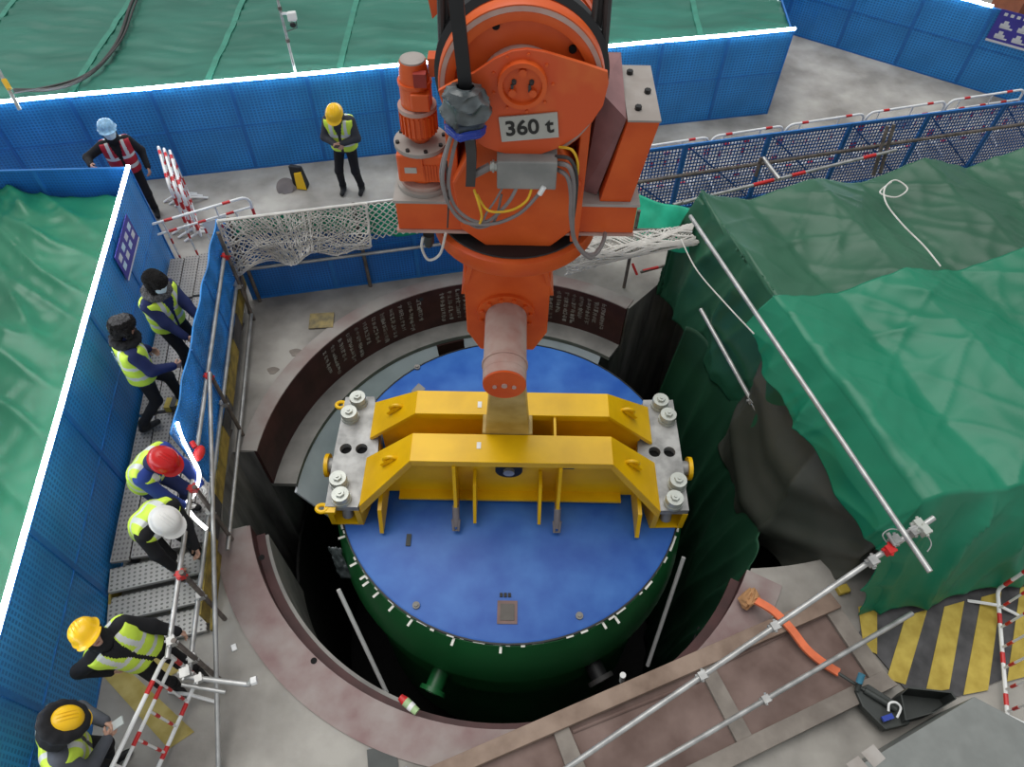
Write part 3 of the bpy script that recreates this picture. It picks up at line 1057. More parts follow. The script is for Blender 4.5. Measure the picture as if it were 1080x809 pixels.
# ================================================================== inner back fence with nets
def ifence(x): return 8.45 + 0.218 * x
IFa, IFb = V(-4.02, ifence(-4.02), 0), V(1.0, ifence(1.0), 0)
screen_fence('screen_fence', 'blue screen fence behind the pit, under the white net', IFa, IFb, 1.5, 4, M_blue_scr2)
ir = thing('scaffold_railing', 'scaffold tubes holding the blue screen behind the pit', 'railing', (IFa.x, IFa.y - 0.08, 0))
for x in (-3.9, -2.25, -0.6):
    rod('post', (x, ifence(x) - 0.07, 0), (x, ifence(x) - 0.07, 1.62), 0.028, M_steel_dk, ir)
rod('mid_rail', (-4.0, ifence(-4) - 0.12, 0.72), (1.2, ifence(1.2) - 0.12, 0.72), 0.025, M_steel, ir)
rod('top_rail', (-4.05, ifence(-4.05) - 0.05, 1.58), (1.2, ifence(1.2) - 0.05, 1.58), 0.025, M_steel, ir)
rod('brace', (-4.0, ifence(-4) - 0.3, 0.0), (-3.95, ifence(-4) - 0.05, 1.3), 0.025, M_steel_dk, ir)

def net_mesh(fn, nu, nv, r, jit=0.0):
    """diamond net: two families of strands over the surface fn(u,v)"""
    m = MB()
    for fam in (1, -1):
        for k in range(-nv, nu + nv + 1):
            pts = []
            for s in range(nv * 2 + 1):
                v = s / (nv * 2)
                u = (k + fam * v * nv) / nu if fam == 1 else (k - v * nv) / nu
                if -1e-6 <= u <= 1 + 1e-6:
                    p = fn(min(max(u, 0), 1), v)
                    if jit:
                        p += V(nz(u * 40, v * 40, 1), nz(u * 40, v * 40, 7), nz(u * 40, v * 40, 13)) * jit
                    pts.append(p)
            if len(pts) > 2:
                m.tube(pts, r, 4)
    return m
def netL(u, v):
    x = -4.02 + 1.95 * u
    swag = 0.62 + 0.30 * math.sin(PI * min(1, max(0, (u - 0.12) / 0.88)) * 1.0) ** 2 - 0.35 * math.exp(-((u - 0.58) / 0.13) ** 2) + 0.25 * math.exp(-((u - 0.0) / 0.12) ** 2)
    z = 1.62 - swag * v
    y = ifence(x) - 0.10 - 0.16 * v - 0.05 * math.sin(u * 15) * v - 0.10 * nz(u * 5, v * 4) * v
    return V(x, y, z)
t = thing('safety_net', 'heavy white rope net bunched over the fence left of the crane', 'net', (-3.0, ifence(-3) - 0.1, 0.6))
mm = net_mesh(netL, 26, 11, 0.009, 0.035)
o = obj('mesh', mm, M_rope, t)
o['kind'] = 'stuff'
m = MB()
m.tube([netL(i / 40, 0) for i in range(41)], 0.02, 6)
m.tube([netL(0, j / 20) for j in range(21)], 0.02, 6)
m.tube([netL(1, j / 20) for j in range(21)], 0.02, 6)
m.tube([netL(i / 40, 1) for i in range(41)], 0.014, 6)
obj('border_rope', m, M_rope, t, smooth=True)
# gathered strands
m = MB()
for i in range(46):
    u0 = 0.05 + 0.9 * random.random()
    pts = [netL(min(1, max(0, u0 + 0.5 * (j / 14) * (0.58 - u0) + 0.02 * nz(j * .7, i))), j / 14) + V(0, -0.03 - 0.03 * random.random(), 0) for j in range(15)]
    m.tube(pts, 0.006, 4)
for i in range(12):
    v0 = 0.3 + 0.7 * random.random()
    pts = [netL(j / 24, min(1, max(0, v0 + 0.2 * math.sin(j * 0.3 + i)))) + V(0, -0.04, 0) for j in range(25)]
    m.tube(pts, 0.006, 4)
o = obj('gathered_strands', m, M_rope, t)
o['kind'] = 'stuff'
def gsheet(u, v):
    x = -3.9 + 3.1 * u
    dep = (0.30 + 0.34 * min(1, max(0, (u - 0.25) * 2.2))) + 0.06 * nz(u * 6, 2)
    z = 1.60 - dep * v
    return V(x, ifence(x) - 0.05 - 0.03 * v - 0.03 * abs(nz(u * 12, v * 2)), z)
o = sheet('debris_net', gridmesh(gsheet, 60, 14), M_gnet, 0.008)
tag(o, 'green debris netting over the fence top left of the crane', 'netting')
def netM(u, v):
    x = -2.1 + 1.35 * u
    z = 1.62 - (0.62 - 0.06 * math.sin(u * 5)) * v
    return V(x, ifence(x) - 0.125 - 0.05 * v, z)
t = thing('safety_net', 'white rope net stretched flat over the green netting beside the crane', 'net', (-1.5, ifence(-1.5) - 0.12, 1.0))
o = obj('mesh', net_mesh(netM, 14, 6, 0.008, 0.015), M_rope, t)
o['kind'] = 'stuff'
# right of the crane
def gsheetR(u, v):
    a = V(0.9, 8.55, 1.55).lerp(V(2.50, 8.05, 1.50), u)
    sag = 0.22 * math.sin(PI * u)
    dep = 0.55 - 0.1 * u
    return a + V(0, -0.42 * v + 0.30 * (1 - v) * (1 - u), -dep * v - sag * (1 - 0.6 * v) * 0.6 + 0.04 * nz(u * 6, v * 3) + 0.10 * (1 - v) * (1 - u))
o = sheet('debris_net', gridmesh(gsheetR, 40, 20), M_gnet, 0.008)
tag(o, 'crumpled green debris netting right of the crane beside the dark tarpaulin', 'netting')
def netR(u, v):
    a = V(0.75, 7.95, 1.28).lerp(V(2.52, 7.86, 1.46), u)
    dep = 0.30 + 0.55 * (1 - u) ** 1.3
    return a + V(0.05 * math.sin(v * 9 + u * 3), -0.06 - 0.16 * math.sin(PI * v) - 0.12 * v, -dep * v - 0.13 * math.sin(PI * u) * (1 - v))
t = thing('safety_net', 'thick white rope net gathered in a band right of the crane', 'net', (1.7, 7.8, 0.7))
o = obj('mesh', net_mesh(netR, 30, 14, 0.010, 0.03), M_rope, t)
o['kind'] = 'stuff'
m = MB()
for i in range(26):
    v0 = random.random() * 0.75
    m.tube([netR(j / 24, min(1, max(0, v0 + 0.1 * math.sin(j * 0.45 + i * 1.7)))) + V(0, -0.03, 0.02) for j in range(25)], 0.012, 5)
o = obj('gathered_strands', m, M_rope, t)
o['kind'] = 'stuff'
ir2 = thing('scaffold_railing', 'red and grey scaffold tubes under the net right of the crane', 'railing', (1.9, 7.9, 0))
rod('rail', (0.7, 8.0, 1.12), (2.5, 7.85, 1.28), 0.025, M_steel_dk, ir2)
rod('post', P(658, 303, 0.0), P(674, 222, 1.55), 0.026, M_steel_dk, ir2)
rod('low_rail', P(676, 287, 0.25), P(735, 271, 0.25), 0.022, M_steel_dk, ir2)
rod('red_sleeve', P(678, 286, 0.25), P(694, 282, 0.25), 0.026, M_red, ir2)
rod('red_sleeve', P(684, 264, 0.80), P(703, 258, 0.80), 0.035, M_red, ir2)
rod('coupler', P(677, 253, 0.95), P(683, 266, 0.95), 0.035, M_white, ir2)
rod('hook_rod', P(667, 278, 0.4), P(672, 290, 0.3), 0.02, M_red, ir2)

# ================================================================== navy wire mesh fence, back right
def ymf(x): return 9.24 + 0.237 * x
mf = thing('wire_mesh_fence', 'navy wire mesh fence panels behind the dark green tarpaulin', 'fence', (1.3, ymf(1.3), 0), rz=math.atan2(0.237, 1))
pw, hh = 1.45, 1.3
fm = MB()
for x in (0.02, pw - 0.02):
    fm.box((x, 0, hh / 2), (0.055, 0.035, hh))
for z in (0.02, hh - 0.02):
    fm.box((pw / 2, 0, z), (pw - 0.1, 0.03, 0.04))
wm = MB()
nx = 24
for i in range(1, nx):
    x = 0.04 + (pw - 0.08) * i / nx
    wm.box((x, 0, hh / 2), (0.020, 0.008, hh - 0.08))
nzb = 20
for i in range(1, nzb):
    wm.box((pw / 2, 0.006, hh * i / nzb), (pw - 0.08, 0.008, 0.020))
f0 = obj('panel_frame', fm, M_blue_fr, mf, local=True)
w0 = obj('wire_grid', wm, M_navy_wire, f0, local=True)
w0['kind'] = 'stuff'
dm = MB()
dm.cyl((0.05, 0.02, hh - 0.06), (pw - 0.05, 0.02, 0.06), 0.014, n=6)
d0 = obj('diagonal', dm, M_navy_wire, f0, local=True)
for i in range(6):
    if i == 0:
        continue
    f_ = copyobj(f0, mf)
    f_.location = (i * pw, 0, 0)
    copyobj(w0, f_)
    copyobj(d0, f_)
mr = thing('scaffold_railing', 'dark scaffold tubes with red sleeves in front of the navy mesh fence', 'railing', (4.5, ymf(4.5) - 0.2, 0))
rod('long_rail', (1.4, ymf(1.4) - 0.14, 0.78), (9.8, ymf(9.8) - 0.14, 0.95), 0.03, M_steel_dk, mr)
a, b = P(710, 216, 0.95), P(945, 158, 0.95)
rod('sloping_rail', a, b, 0.026, M_steel, mr)
for f0_, f1_ in ((0.34, 0.43), (0.51, 0.57), (0.84, 0.90)):
    rod('red_sleeve', a.lerp(b, f0_), a.lerp(b, f1_), 0.031, M_red, mr)
rod('post', P(921, 185, 0.6), P(936, 133, 1.35), 0.03, M_steel_dk, mr)
rod('post', P(928, 183, 0.6), P(943, 131, 1.35), 0.03, M_steel_dk, mr)
rod('coupler_tube', P(805, 167, 1.05), P(822, 189, 1.0), 0.034, M_steel, mr)
rod('post', P(797, 186, 0.8), P(803, 166, 1.1), 0.03, M_steel_dk, mr)
rod('stub', P(720, 214, 1.0), P(744, 207, 1.0), 0.03, M_steel, mr)

# ================================================================== drum in the pit
DC = V(0.0, 4.84, 0)
ZD = -0.42
drum = thing('machine_drum', 'green steel drum with a blue top, hanging in the pit under the yellow beam', 'drum', DC + V(0, 0, -5.0))
MT = Matrix.Translation(DC)
m = MB()
m.lathe([(2.25, ZD - 0.03), (2.31, ZD - 0.05), (2.36, ZD - 0.25), (2.42, ZD - 0.55), (2.46, ZD - 0.95), (2.46, ZD - 1.05), (2.38, ZD - 1.12), (2.38, ZD - 1.9), (2.30, ZD - 2.0), (2.30, -5.0), (0, -5.0)], MT, 72)
obj('shell', m, M_drum, drum, smooth=True)
m = MB()
m.lathe([(0, ZD), (2.26, ZD), (2.285, ZD - 0.012), (2.285, ZD - 0.05), (0, ZD - 0.05)], MT, 72)
lid = obj('lid', m, M_disc, drum, smooth=True)
m = MB()
m.lathe([(2.285, ZD - 0.004), (2.305, ZD - 0.006), (2.305, ZD - 0.04), (2.285, ZD - 0.04)], MT, 72)
obj('rim_seal', m, M_blackr, drum, smooth=True)
# lid fittings
for px, py in ((439, 639), (611, 650), (440, 388)):
    p = P(px, py, ZD)
    m = MB()
    m.cyl(p, p + V(0, 0, 0.03), 0.045, n=14)
    m.cyl(p + V(0, 0, 0.03), p + V(0, 0, 0.05), 0.025, n=8)
    obj('plug', m, M_ledge, lid, smooth=True)
p = P(535, 646, ZD)
m = MB()
m.box(p + V(0, 0, 0.006), (0.24, 0.28, 0.012))
obj('hatch', m, paint('hatch_brown', (0.20, 0.13, 0.12), 0.7), lid)
m = MB()
m.box(p + V(0, 0, 0.014), (0.17, 0.20, 0.014))
obj('hatch_plate', m, paint('hatch_plate', (0.11, 0.10, 0.09), 0.6), lid)
p = P(533, 628, ZD)
m = MB()
for k in (-1, 0, 1):
    m.box(p + V(k * 0.05, 0, 0.01), (0.035, 0.05, 0.02))
obj('lug', m, M_blackr, lid)
p = P(431, 570, ZD)
m = MB()
m.box(p + V(0, 0, 0.01), (0.06, 0.16, 0.02))
obj('handle', m, M_darkgrey, lid)
p = P(441, 410, ZD)
m = MB()
m.prism([p + V(-.1, -.05, 0), p + V(.02, -.12, 0), p + V(.11, 0, 0), p + V(.0, .1, 0)], (0, 0, 0.006))
obj('bare_patch', m, M_ledge, lid)
# white tape marks round the rim
random.seed(5)
tm = []
for i in range(34):
    a = math.radians(-160 + 150 * (i + random.uniform(-.3, .3)) / 34)
    if random.random() < 0.25:
        continue
    m = MB()
    L = random.choice((0.05, 0.09, 0.14))
    r = 2.30 + random.uniform(-.01, .02)
    z = ZD - 0.012 - random.uniform(0.0, 0.02)
    m.box(DC + V(math.cos(a) * r, math.sin(a) * r, z), (0.026, L, 0.008), M=Matrix.Rotation(a, 3, 'Z'))
    if random.random() < 0.25:
        m.box(DC + V(math.cos(a + .02) * (r + .05), math.sin(a + .02) * (r + .05), z - 0.03), (0.09, 0.03, 0.008), M=Matrix.Rotation(a, 3, 'Z'))
    obj('tape_mark', m, M_tape, drum)
# flanged nozzles on the drum side
for a, zz, mt in ((-112, ZD - 1.55, M_drum), (-62, ZD - 1.30, M_blackr)):
    t_ = math.radians(a)
    d = V(math.cos(t_), math.sin(t_), -0.15).normalized()
    p = DC + V(math.cos(t_) * 2.3, math.sin(t_) * 2.3, zz)
    m = MB()
    m.cyl(p, p + d * 0.3, 0.12, n=18)
    nzz = obj('nozzle', m, mt, drum, smooth=True)
    m = MB()
    m.cyl(p + d * 0.3, p + d * 0.36, 0.18, n=20)
    m.cyl(p + d * 0.36, p + d * 0.37, 0.10, n=16)
    obj('flange', m, M_cable_dk if mt is M_blackr else M_drum, nzz, smooth=True)

for (a, b, lb) in ((P(357, 622, -1.0), P(408, 731, -2.2), 'thin grey pole leaning in the pit left of the drum'), (P(721, 588, -1.3), P(683, 702, -2.8), 'thin grey pole leaning in the pit right of the drum')):
    m = MB()
    m.cyl(a, b, 0.03, n=8)
    tag(obj('pole', m, M_white, smooth=True), lb, 'pole')
def crinkle(u, v):
    a, b = P(352, 577, -0.75), P(365, 610, -1.2)
    p = a.lerp(b, v) + V(0.16 * (u - .5) + 0.03 * nz(u * 6, v * 6), 0, 0.08 * nz(u * 5, v * 5, 3))
    return p
tag(sheet('plastic_sheet', gridmesh(crinkle, 10, 14), M_wrap, 0.006), 'crinkled clear plastic caught at the left edge of the drum', 'plastic sheet')

# ================================================================== yellow lifting beam
beam = thing('lifting_beam', 'yellow twin-girder lifting beam with steel end plates over the blue drum top', 'lifting beam', (0, 4.8, ZD))
ZB = 0.75
for nm, y0, y1, ya0, ya1, yb0, yb1 in (('front_girder', 4.29, 4.65, 4.02, 4.72, 4.02, 4.72), ('rear_girder', 4.97, 5.29, 5.02, 5.60, 5.02, 5.60)):
    m = MB()
    xl, xr = -1.19, 1.21
    yw = y0 + 0.20 if y0 < 4.8 else y0 + 0.10
    poly = [V(xl, yw, ZB), V(xr, yw, ZB), V(1.70, yw, 0.15), V(1.70, yw, ZD + 0.06), V(-1.70, yw, ZD + 0.06), V(-1.70, yw, 0.15)]
    m.prism(poly, (0, y1 - yw, 0))
    m.box2((xl, y0, ZB - 0.10), (xr, yw, ZB))
    g = obj(nm, m, M_yellow, beam)
    # top flange strip
    m = MB()
    m.box2((xl, y0 - 0.015, ZB), (xr, y1 + 0.015, ZB + 0.03))
    obj('top_flange', m, M_yellow, g, bevel=0.004)
    for sgn, xb in ((-1, xl), (1, xr)):
        xe = sgn * 1.86 if sgn < 0 else 1.86
        m = MB()
        q = [V(xb, y0 - .015, ZB - .03), V(xb, y1 + .015, ZB - .03), V(xe, ya1, 0.02), V(xe, ya0, 0.02)]
        q2 = [V(xb, y0 - .015, ZB + .03), V(xb, y1 + .015, ZB + .03), V(xe, ya1, 0.09), V(xe, ya0, 0.09)]
        m.hexa(q + q2)
        # outer side plate of the sloping arm
        yo = y0 if y0 < 4.8 else y1
        yao = ya0 if y0 < 4.8 else ya1
        dz = 0.02 if y0 < 4.8 else -0.02
        m.hexa([V(xb, yo, ZB - .13), V(xb, yo + dz, ZB - .13), V(xe, yao + dz, -.10), V(xe, yao, -.10), V(xb, yo, ZB - .03), V(xb, yo + dz, ZB - .03), V(xe, yao + dz, 0.02), V(xe, yao, 0.02)])
        arm = obj('arm', m, M_yellow, g, bevel=0.004)
        # lifting eye on the arm
        c = V(xb, (y0 + y1) / 2 - .0, ZB + 0.02).lerp(V(xe, (ya0 + ya1) / 2, .09), 0.40 if y0 < 4.8 else .42)
        em = MB()
        em.tube([c + V(0.085 * math.cos(a_ * PI / 8), 0, 0.05 + 0.06 * math.sin(a_ * PI / 8)) for a_ in range(16)], 0.024, 8, closed=True)
        em.box(c + V(-0.05 * sgn * -1, 0, 0.01), (0.22, 0.05, 0.05), M=Matrix.Rotation(sgn * 0.75, 3, 'Y'))
        obj('lifting_eye', em, M_yellow, g, smooth=True)
# spacer web between girders
m = MB()
m.box2((-1.55, 4.66, ZD + .08), (1.55, 4.96, 0.0))
obj('web', m, M_yellow, beam)
m = MB()
m.box2((-1.45, 4.36, ZD + .07), (1.45, 4.49, ZD + .11))
obj('bottom_flange', m, M_yellow, beam)
m = MB()
m.box2((0.52, 4.66, 0.0), (0.55, 4.96, ZB))
obj('diaphragm', m, M_yellow, beam)
m = MB()
m.box2((-.22, 4.655, 0), (0.22, 4.965, 0.55))
obj('centre_socket', m, M_yellow, beam)
# white tags on top
for px, py in ((506, 427), (505, 470)):
    p = P(px, py, ZB + .03)
    m = MB()
    m.box(p + V(0, 0, 0.004), (0.05, 0.09, 0.008))
    obj('paper_tag', m, M_white, beam)
# ribs in front of the girder
for px, shk in ((478, True), (499, False), (572, False), (592, True)):
    top = P(px, 488, ZB - .03)
    x = top.x
    zt = ZB - 0.08 if shk else 0.25
    m = MB()
    m.hexa([V(x - .02, 4.02, ZD + .10), V(x + .02, 4.02, ZD + .10), V(x + .02, 4.48, ZD + .10), V(x - .02, 4.48, ZD + .10), V(x - .02, 4.27, zt - .03), V(x + .02, 4.27, zt - .03), V(x + .02, 4.48, zt), V(x - .02, 4.48, zt)])
    rb = obj('rib', m, M_yellow, beam)
    if shk:
        m = MB()
        m.cyl((x, 4.13, ZD + .36), (x, 3.98, ZD + .12), 0.045, n=10)
        m.tube([V(x - .04, 4.02, ZD + .2), V(x - .03, 3.93, ZD + .08), V(x + .03, 3.93, ZD + .08), V(x + .04, 4.02, ZD + .2)], 0.02, 6)
        obj('shackle', m, M_cable, rb, smooth=True)
for sgn in (-1, 1):
    m = MB()
    x = 1.62 * sgn
    m.hexa([V(x - .025, 3.88, ZD + .06), V(x + .025, 3.88, ZD + .06), V(x + .025, 4.49, ZD + .06), V(x - .025, 4.49, ZD + .06), V(x - .025, 4.02, 0.0), V(x + .025, 4.02, 0.0), V(x + .025, 4.49, .1), V(x - .025, 4.49, .1)])
    obj('rib', m, M_yellow, beam)
m = MB()
m.cyl((-.02, 4.49, .34), (-.02, 4.42, .34), 0.17, n=20)
obj('pin_boss', m, M_blackr, beam, smooth=True)
m = MB()
m.cyl((-.02, 4.42, .34), (-.02, 4.38, .34), 0.07, n=12)
obj('pin', m, M_steel, beam, smooth=True)
m = MB()
m.box((0.72, 4.48, 0.36), (0.14, 0.03, 0.07))
obj('label_plate', m, M_darkgrey, beam)
# end plates
ZP = 0.06
def ext_curve(loops, z0, z1):
    """flat plate with real holes: 2D curve filled and extruded, returned as mesh verts/faces"""
    cu = bpy.data.curves.new('outline', 'CURVE')
    cu.dimensions = '2D'
    cu.fill_mode = 'BOTH'
    cu.extrude = (z1 - z0) / 2
    for lp in loops:
        sp = cu.splines.new('POLY')
        sp.points.add(len(lp) - 1)
        for i, q in enumerate(lp):
            sp.points[i].co = (q[0], q[1], 0, 1)
        sp.use_cyclic_u = True
    o = bpy.data.objects.new('tmp', cu)
    COL.objects.link(o)
    me = bpy.data.meshes.new_from_object(o.evaluated_get(bpy.context.evaluated_depsgraph_get()))
    bpy.data.objects.remove(o)
    m = MB()
    m.add([(v.co.x, v.co.y, v.co.z + (z0 + z1) / 2) for v in me.vertices], [tuple(p.vertices) for p in me.polygons])
    return m
def circ(c, r, n=20):
    return [(c.x + r * math.cos(2 * PI * i / n), c.y + r * math.sin(2 * PI * i / n)) for i in range(n)]
def crop2(x, y): return P(320 + x / 4.258, 380 + y / 4.258, ZP)
def crop3(x, y): return P(530 + x / 4.258, 380 + y / 4.258, ZP)
for side, cf, outl, holes, bolts, lugs, pinp, sx in (
    ('left', crop2, [(190, 165), (320, 163), (338, 350), (333, 432), (243, 660), (97, 656), (140, 400)], [(190, 397), (261, 397)], [(250, 168), (212, 234), (163, 530), (174, 602)], [(158, 195), (70, 660)], (100, 440), -1),
    ('right', crop3, [(632, 178), (765, 178), (797, 380), (838, 674), (690, 676), (606, 430), (608, 365)], [(683, 411), (750, 411)], [(703, 180), (737, 245), (781, 538), (765, 618)], [], (848, 455), 1)):
    lo = [(cf(*q).x, cf(*q).y) for q in outl]
    pl = obj('end_plate', ext_curve([lo] + [circ(cf(*h), 0.078) for h in holes], ZP - 0.10, ZP), M_plate, beam)
    # yellow box under plate
    cx = sum(q[0] for q in lo) / len(lo)
    cy = sum(q[1] for q in lo) / len(lo)
    low = [V(cx + (q[0] - cx) * 1.03, cy + (q[1] - cy) * 1.005, ZP - .10) for q in lo]
    m = MB()
    nn = len(low)
    # open-fronted box: side walls only, plus a floor
    for i in range(nn):
        a, b = low[i], low[(i + 1) % nn]
        if i == (4 if side == 'left' else 3):
            for u0, u1 in ((0, .16), (.84, 1)):
                p_, q_ = a.lerp(b, u0), a.lerp(b, u1)
                m.prism([p_, q_, q_ + V(0, 0, -.36), p_ + V(0, 0, -.36)], (0, 0.02, 0))
            continue
        nrm = V(cx, cy, 0) - (a + b) / 2
        nrm.z = 0
        nrm.normalize()
        m.prism([a, b, b + V(0, 0, -.36), a + V(0, 0, -.36)], nrm * 0.025)
    m.prism([p_ + V(0, 0, -.36) for p_ in low], (0, 0, -0.03))
    obj('end_box', m, M_yellow, beam)
    front_mid = (low[4 if side == 'left' else 3] + low[5 if side == 'left' else 4]) / 2
    m = MB()
    m.cyl(front_mid + V(0, 0.22, -.05), front_mid + V(0, 0.10, -.33), 0.07, n=14)
    obj('spring_pin', m, M_plate, beam, smooth=True)
    m = MB()
    m.prism([p_ + V(0, 0, -.39) for p_ in [low[i].lerp(V(cx, cy, low[i].z), .05) for i in range(nn)]], (0, 0, -0.03))
    obj('pad', m, M_white, beam)
    for (bx, by) in bolts:
        c = cf(bx, by + 24)
        m = MB()
        m.cyl(c, c + V(0, 0, 0.05), 0.118, n=24)
        bo = obj('bolt', m, M_nut, pl, smooth=True)
        m = MB()
        m.cyl(c + V(0, 0, .05), c + V(0, 0, 0.09), 0.104, n=24)
        m.cyl(c + V(0, 0, .09), c + V(0, 0, 0.15), 0.113, 0.106, n=24)
        m.cyl(c + V(0, 0, .15), c + V(0, 0, 0.185), 0.055, n=6)
        m.cyl(c + V(0, 0, .185), c + V(0, 0, 0.20), 0.02, n=8)
        o = obj('nut', m, M_nut, pl, smooth=True)
    for (bx, by) in holes:
        c = cf(bx, by)
        m = MB()
        m.cyl(c + V(0, 0, -.13), c + V(0, 0, -.095), 0.085, n=20)
        obj('hole_floor', m, M_hole, beam)
    pc_ = cf(*pinp)
    pc_.z = ZP - 0.18
    m = MB()
    m.cyl(pc_ + V(-sx * 0.25, 0, 0), pc_, 0.10, n=20)
    sh_ = obj('trunnion', m, M_plate, beam, smooth=True)
    m = MB()
    m.cyl(pc_ + V(-sx * 0.02, 0, 0), pc_ + V(sx * 0.03, 0, 0), 0.155, n=28)
    m.cyl(pc_ + V(sx * 0.03, 0, 0), pc_ + V(sx * 0.035, 0, 0), 0.115, n=28)
    obj('trunnion_cap', m, M_yellow, beam, smooth=True)
    for (bx, by) in lugs:
        c = cf(bx, by)
        m = MB()
        m.tube([c + V(0.03 + 0.065 * math.cos(a_ * PI / 8), 0.05 * math.sin(a_ * PI / 8), -0.03) for a_ in range(16)], 0.026, 8, closed=True)
        m.box(c + V(0.13, 0, -.04), (0.14, 0.12, 0.05))
        obj('lug', m, M_yellow, beam, smooth=True)
# link between hook tube and beam
link = thing('hanger_link', 'aged yellow tapered steel link between the orange hook tube and the yellow beam', 'link', (-0.05, 4.81, 0.6))
def lk(x, y, z): return V(-0.05 + x, y, z)
m = MB()
m.hexa([lk(-.27, 4.70, .62), lk(.28, 4.70, .62), lk(.28, 4.94, .62), lk(-.27, 4.94, .62), lk(-.155, 4.38, 2.55), lk(.155, 4.38, 2.55), lk(.155, 4.62, 2.55), lk(-.155, 4.62, 2.55)])
obj('shank', m, M_yellow_old, link, bevel=0.02)
m = MB()
m.box2(lk(-.30, 4.675, .56), lk(.31, 4.95, .80))
obj('foot', m, M_yellow_old, link, bevel=0.015)

# ================================================================== orange crane hook block
HB = thing('crane_hook_block', 'large orange 360 t crane hook block hanging above the yellow beam', 'crane hook', (-0.02, 5.05, 2.2))
HX = -0.02
# lower octagonal housing
m = MB()
yb0, yb1 = 4.80, 5.36
pts = [(-.42, 3.60), (.40, 3.60), (.40, 2.50), (.27, 2.22), (-.29, 2.22), (-.42, 2.50)]
m.prism([V(HX - .03 + a, yb0, b) for a, b in pts], (0, yb1 - yb0, 0))
obj('lower_housing', m, M_orange, HB, bevel=0.015)
for sx in (-1, 1):
    m = MB()
    x = HX - .04 + sx * 0.43
    m.hexa([V(x - .02, yb0 + .05, 3.0), V(x + .02, yb0 + .05, 3.0), V(x + .02, yb1, 3.0), V(x - .02, yb1, 3.0), V(x - .02 - sx * .12, yb0 - .12, 3.62), V(x + .02 - sx * .12, yb0 - .12, 3.62), V(x + .02 - sx * .12, yb1, 3.62), V(x - .02 - sx * .12, yb1, 3.62)])
    obj('gusset', m, M_orange, HB)
# horizontal tube
ZT = 2.78
yt0 = 3.93
m = MB()
m.cyl((HX - .05, 4.82, ZT), (HX - .05, yt0 + .10, ZT), 0.205, n=36)
tb = obj('hook_tube', m, M_orange_dust, HB, smooth=True)
m = MB()
m.cyl((HX - .05, yt0 + .24, ZT), (HX - .05, yt0, ZT), 0.203, n=36)
m.lathe([(0.218, 0), (0.218, 0.03), (0.2, 0.03)], Matrix.Translation((HX - .05, yt0 + .23, ZT)) @ Matrix.Rotation(PI / 2, 4, 'X'), 36)
obj('end_sleeve', m, M_orange_dust, tb, smooth=True)
m = MB()
m.cyl((HX - .05, yt0, ZT), (HX - .05, yt0 - .02, ZT), 0.2, n=36)
ec = obj('end_cap', m, M_orange, tb, smooth=True)
m = MB()
for dx in (-.09, 0, .09):
    m.cyl((HX - .05 + dx, yt0 - .02, ZT - abs(dx) * .2), (HX - .05 + dx, yt0 - .035, ZT - abs(dx) * .2), 0.02 if dx else 0.028, n=10)
obj('bolt', m, M_orange_dust, tb, smooth=True)
m = MB()
m.cyl((HX - .05, 4.80, ZT), (HX - .05, 4.76, ZT), 0.29, n=36)
fl_ = obj('tube_flange', m, M_orange, HB, smooth=True)
for k in range(12):
    a = 2 * PI * k / 12 + .2
    m = MB()
    p = V(HX - .05 + .25 * math.cos(a), 4.76, ZT + .25 * math.sin(a))
    m.cyl(p, p + V(0, -.03, 0), 0.022, n=6)
    obj('bolt', m, M_orange, fl_)
# slewing ring
RC = V(0.0, 5.08, 0)
MR = Matrix.Translation(RC)
m = MB()
m.lathe([(0.45, 3.72), (0.72, 3.72), (0.735, 3.74), (0.735, 3.88), (0.69, 3.90), (0.45, 3.90), (0.45, 3.72)], MR, 56)
obj('slewing_ring', m, M_orange, HB, smooth=True)
m = MB()
m.lathe([(0.40, 3.88), (0.695, 3.905), (0.69, 3.915), (0.56, 3.925), (0.40, 3.925)], MR, 48)
obj('ring_seal', m, M_blackr, HB, smooth=True)
m = MB()
m.lathe([(0.0, 3.92), (0.44, 3.92), (0.44, 3.96), (0, 3.96)], MR, 40)
obj('ring_plate', m, M_greydust, HB, smooth=True)
# chassis: left and right wings and centre housing
m = MB()
m.box2((-0.97, 4.60, 4.02), (-0.30, 5.50, 4.30))
wl = obj('left_wing', m, M_orange, HB, bevel=0.008)
m = MB()
m.box2((-0.985, 4.585, 4.30), (-0.30, 5.51, 4.325))
obj('top_plate', m, M_greydust, wl)
m = MB()
m.box2((-0.985, 4.585, 3.995), (-0.30, 5.51, 4.02))
obj('bottom_plate', m, M_orange_dust, wl)
m = MB()
m.box2((0.36, 4.60, 4.02), (0.99, 5.50, 4.30))
wr_ = obj('right_wing', m, M_orange, HB, bevel=0.008)
m = MB()
m.box2((0.36, 4.585, 4.30), (1.005, 5.51, 4.325))
obj('top_plate', m, M_greydust, wr_)
m = MB()
m.box2((0.36, 4.585, 3.995), (0.995, 5.51, 4.02))
obj('bottom_plate', m, M_orange_dust, wr_)
m = MB()
m.prism([V(-.24, 4.53, 3.91), V(.30, 4.53, 3.91), V(.47, 4.515, 4.10), V(.50, 4.46, 4.60), V(.30, 4.44, 5.0), V(-.28, 4.44, 5.0), V(-.48, 4.46, 4.60), V(-.44, 4.515, 4.10)], (0, 0.85, 0))
ch = obj('centre_housing', m, M_orange, HB, bevel=0.02)
# cheek plates
m = MB()
m.box2((-.52, 4.55, 4.30), (-.44, 5.45, 5.35))
obj('left_cheek', m, M_orange, HB, bevel=0.008)
m = MB()
m.box2((.46, 4.50, 4.0), (.53, 5.45, 5.35))
obj('right_cheek', m, M_orange, HB, bevel=0.008)
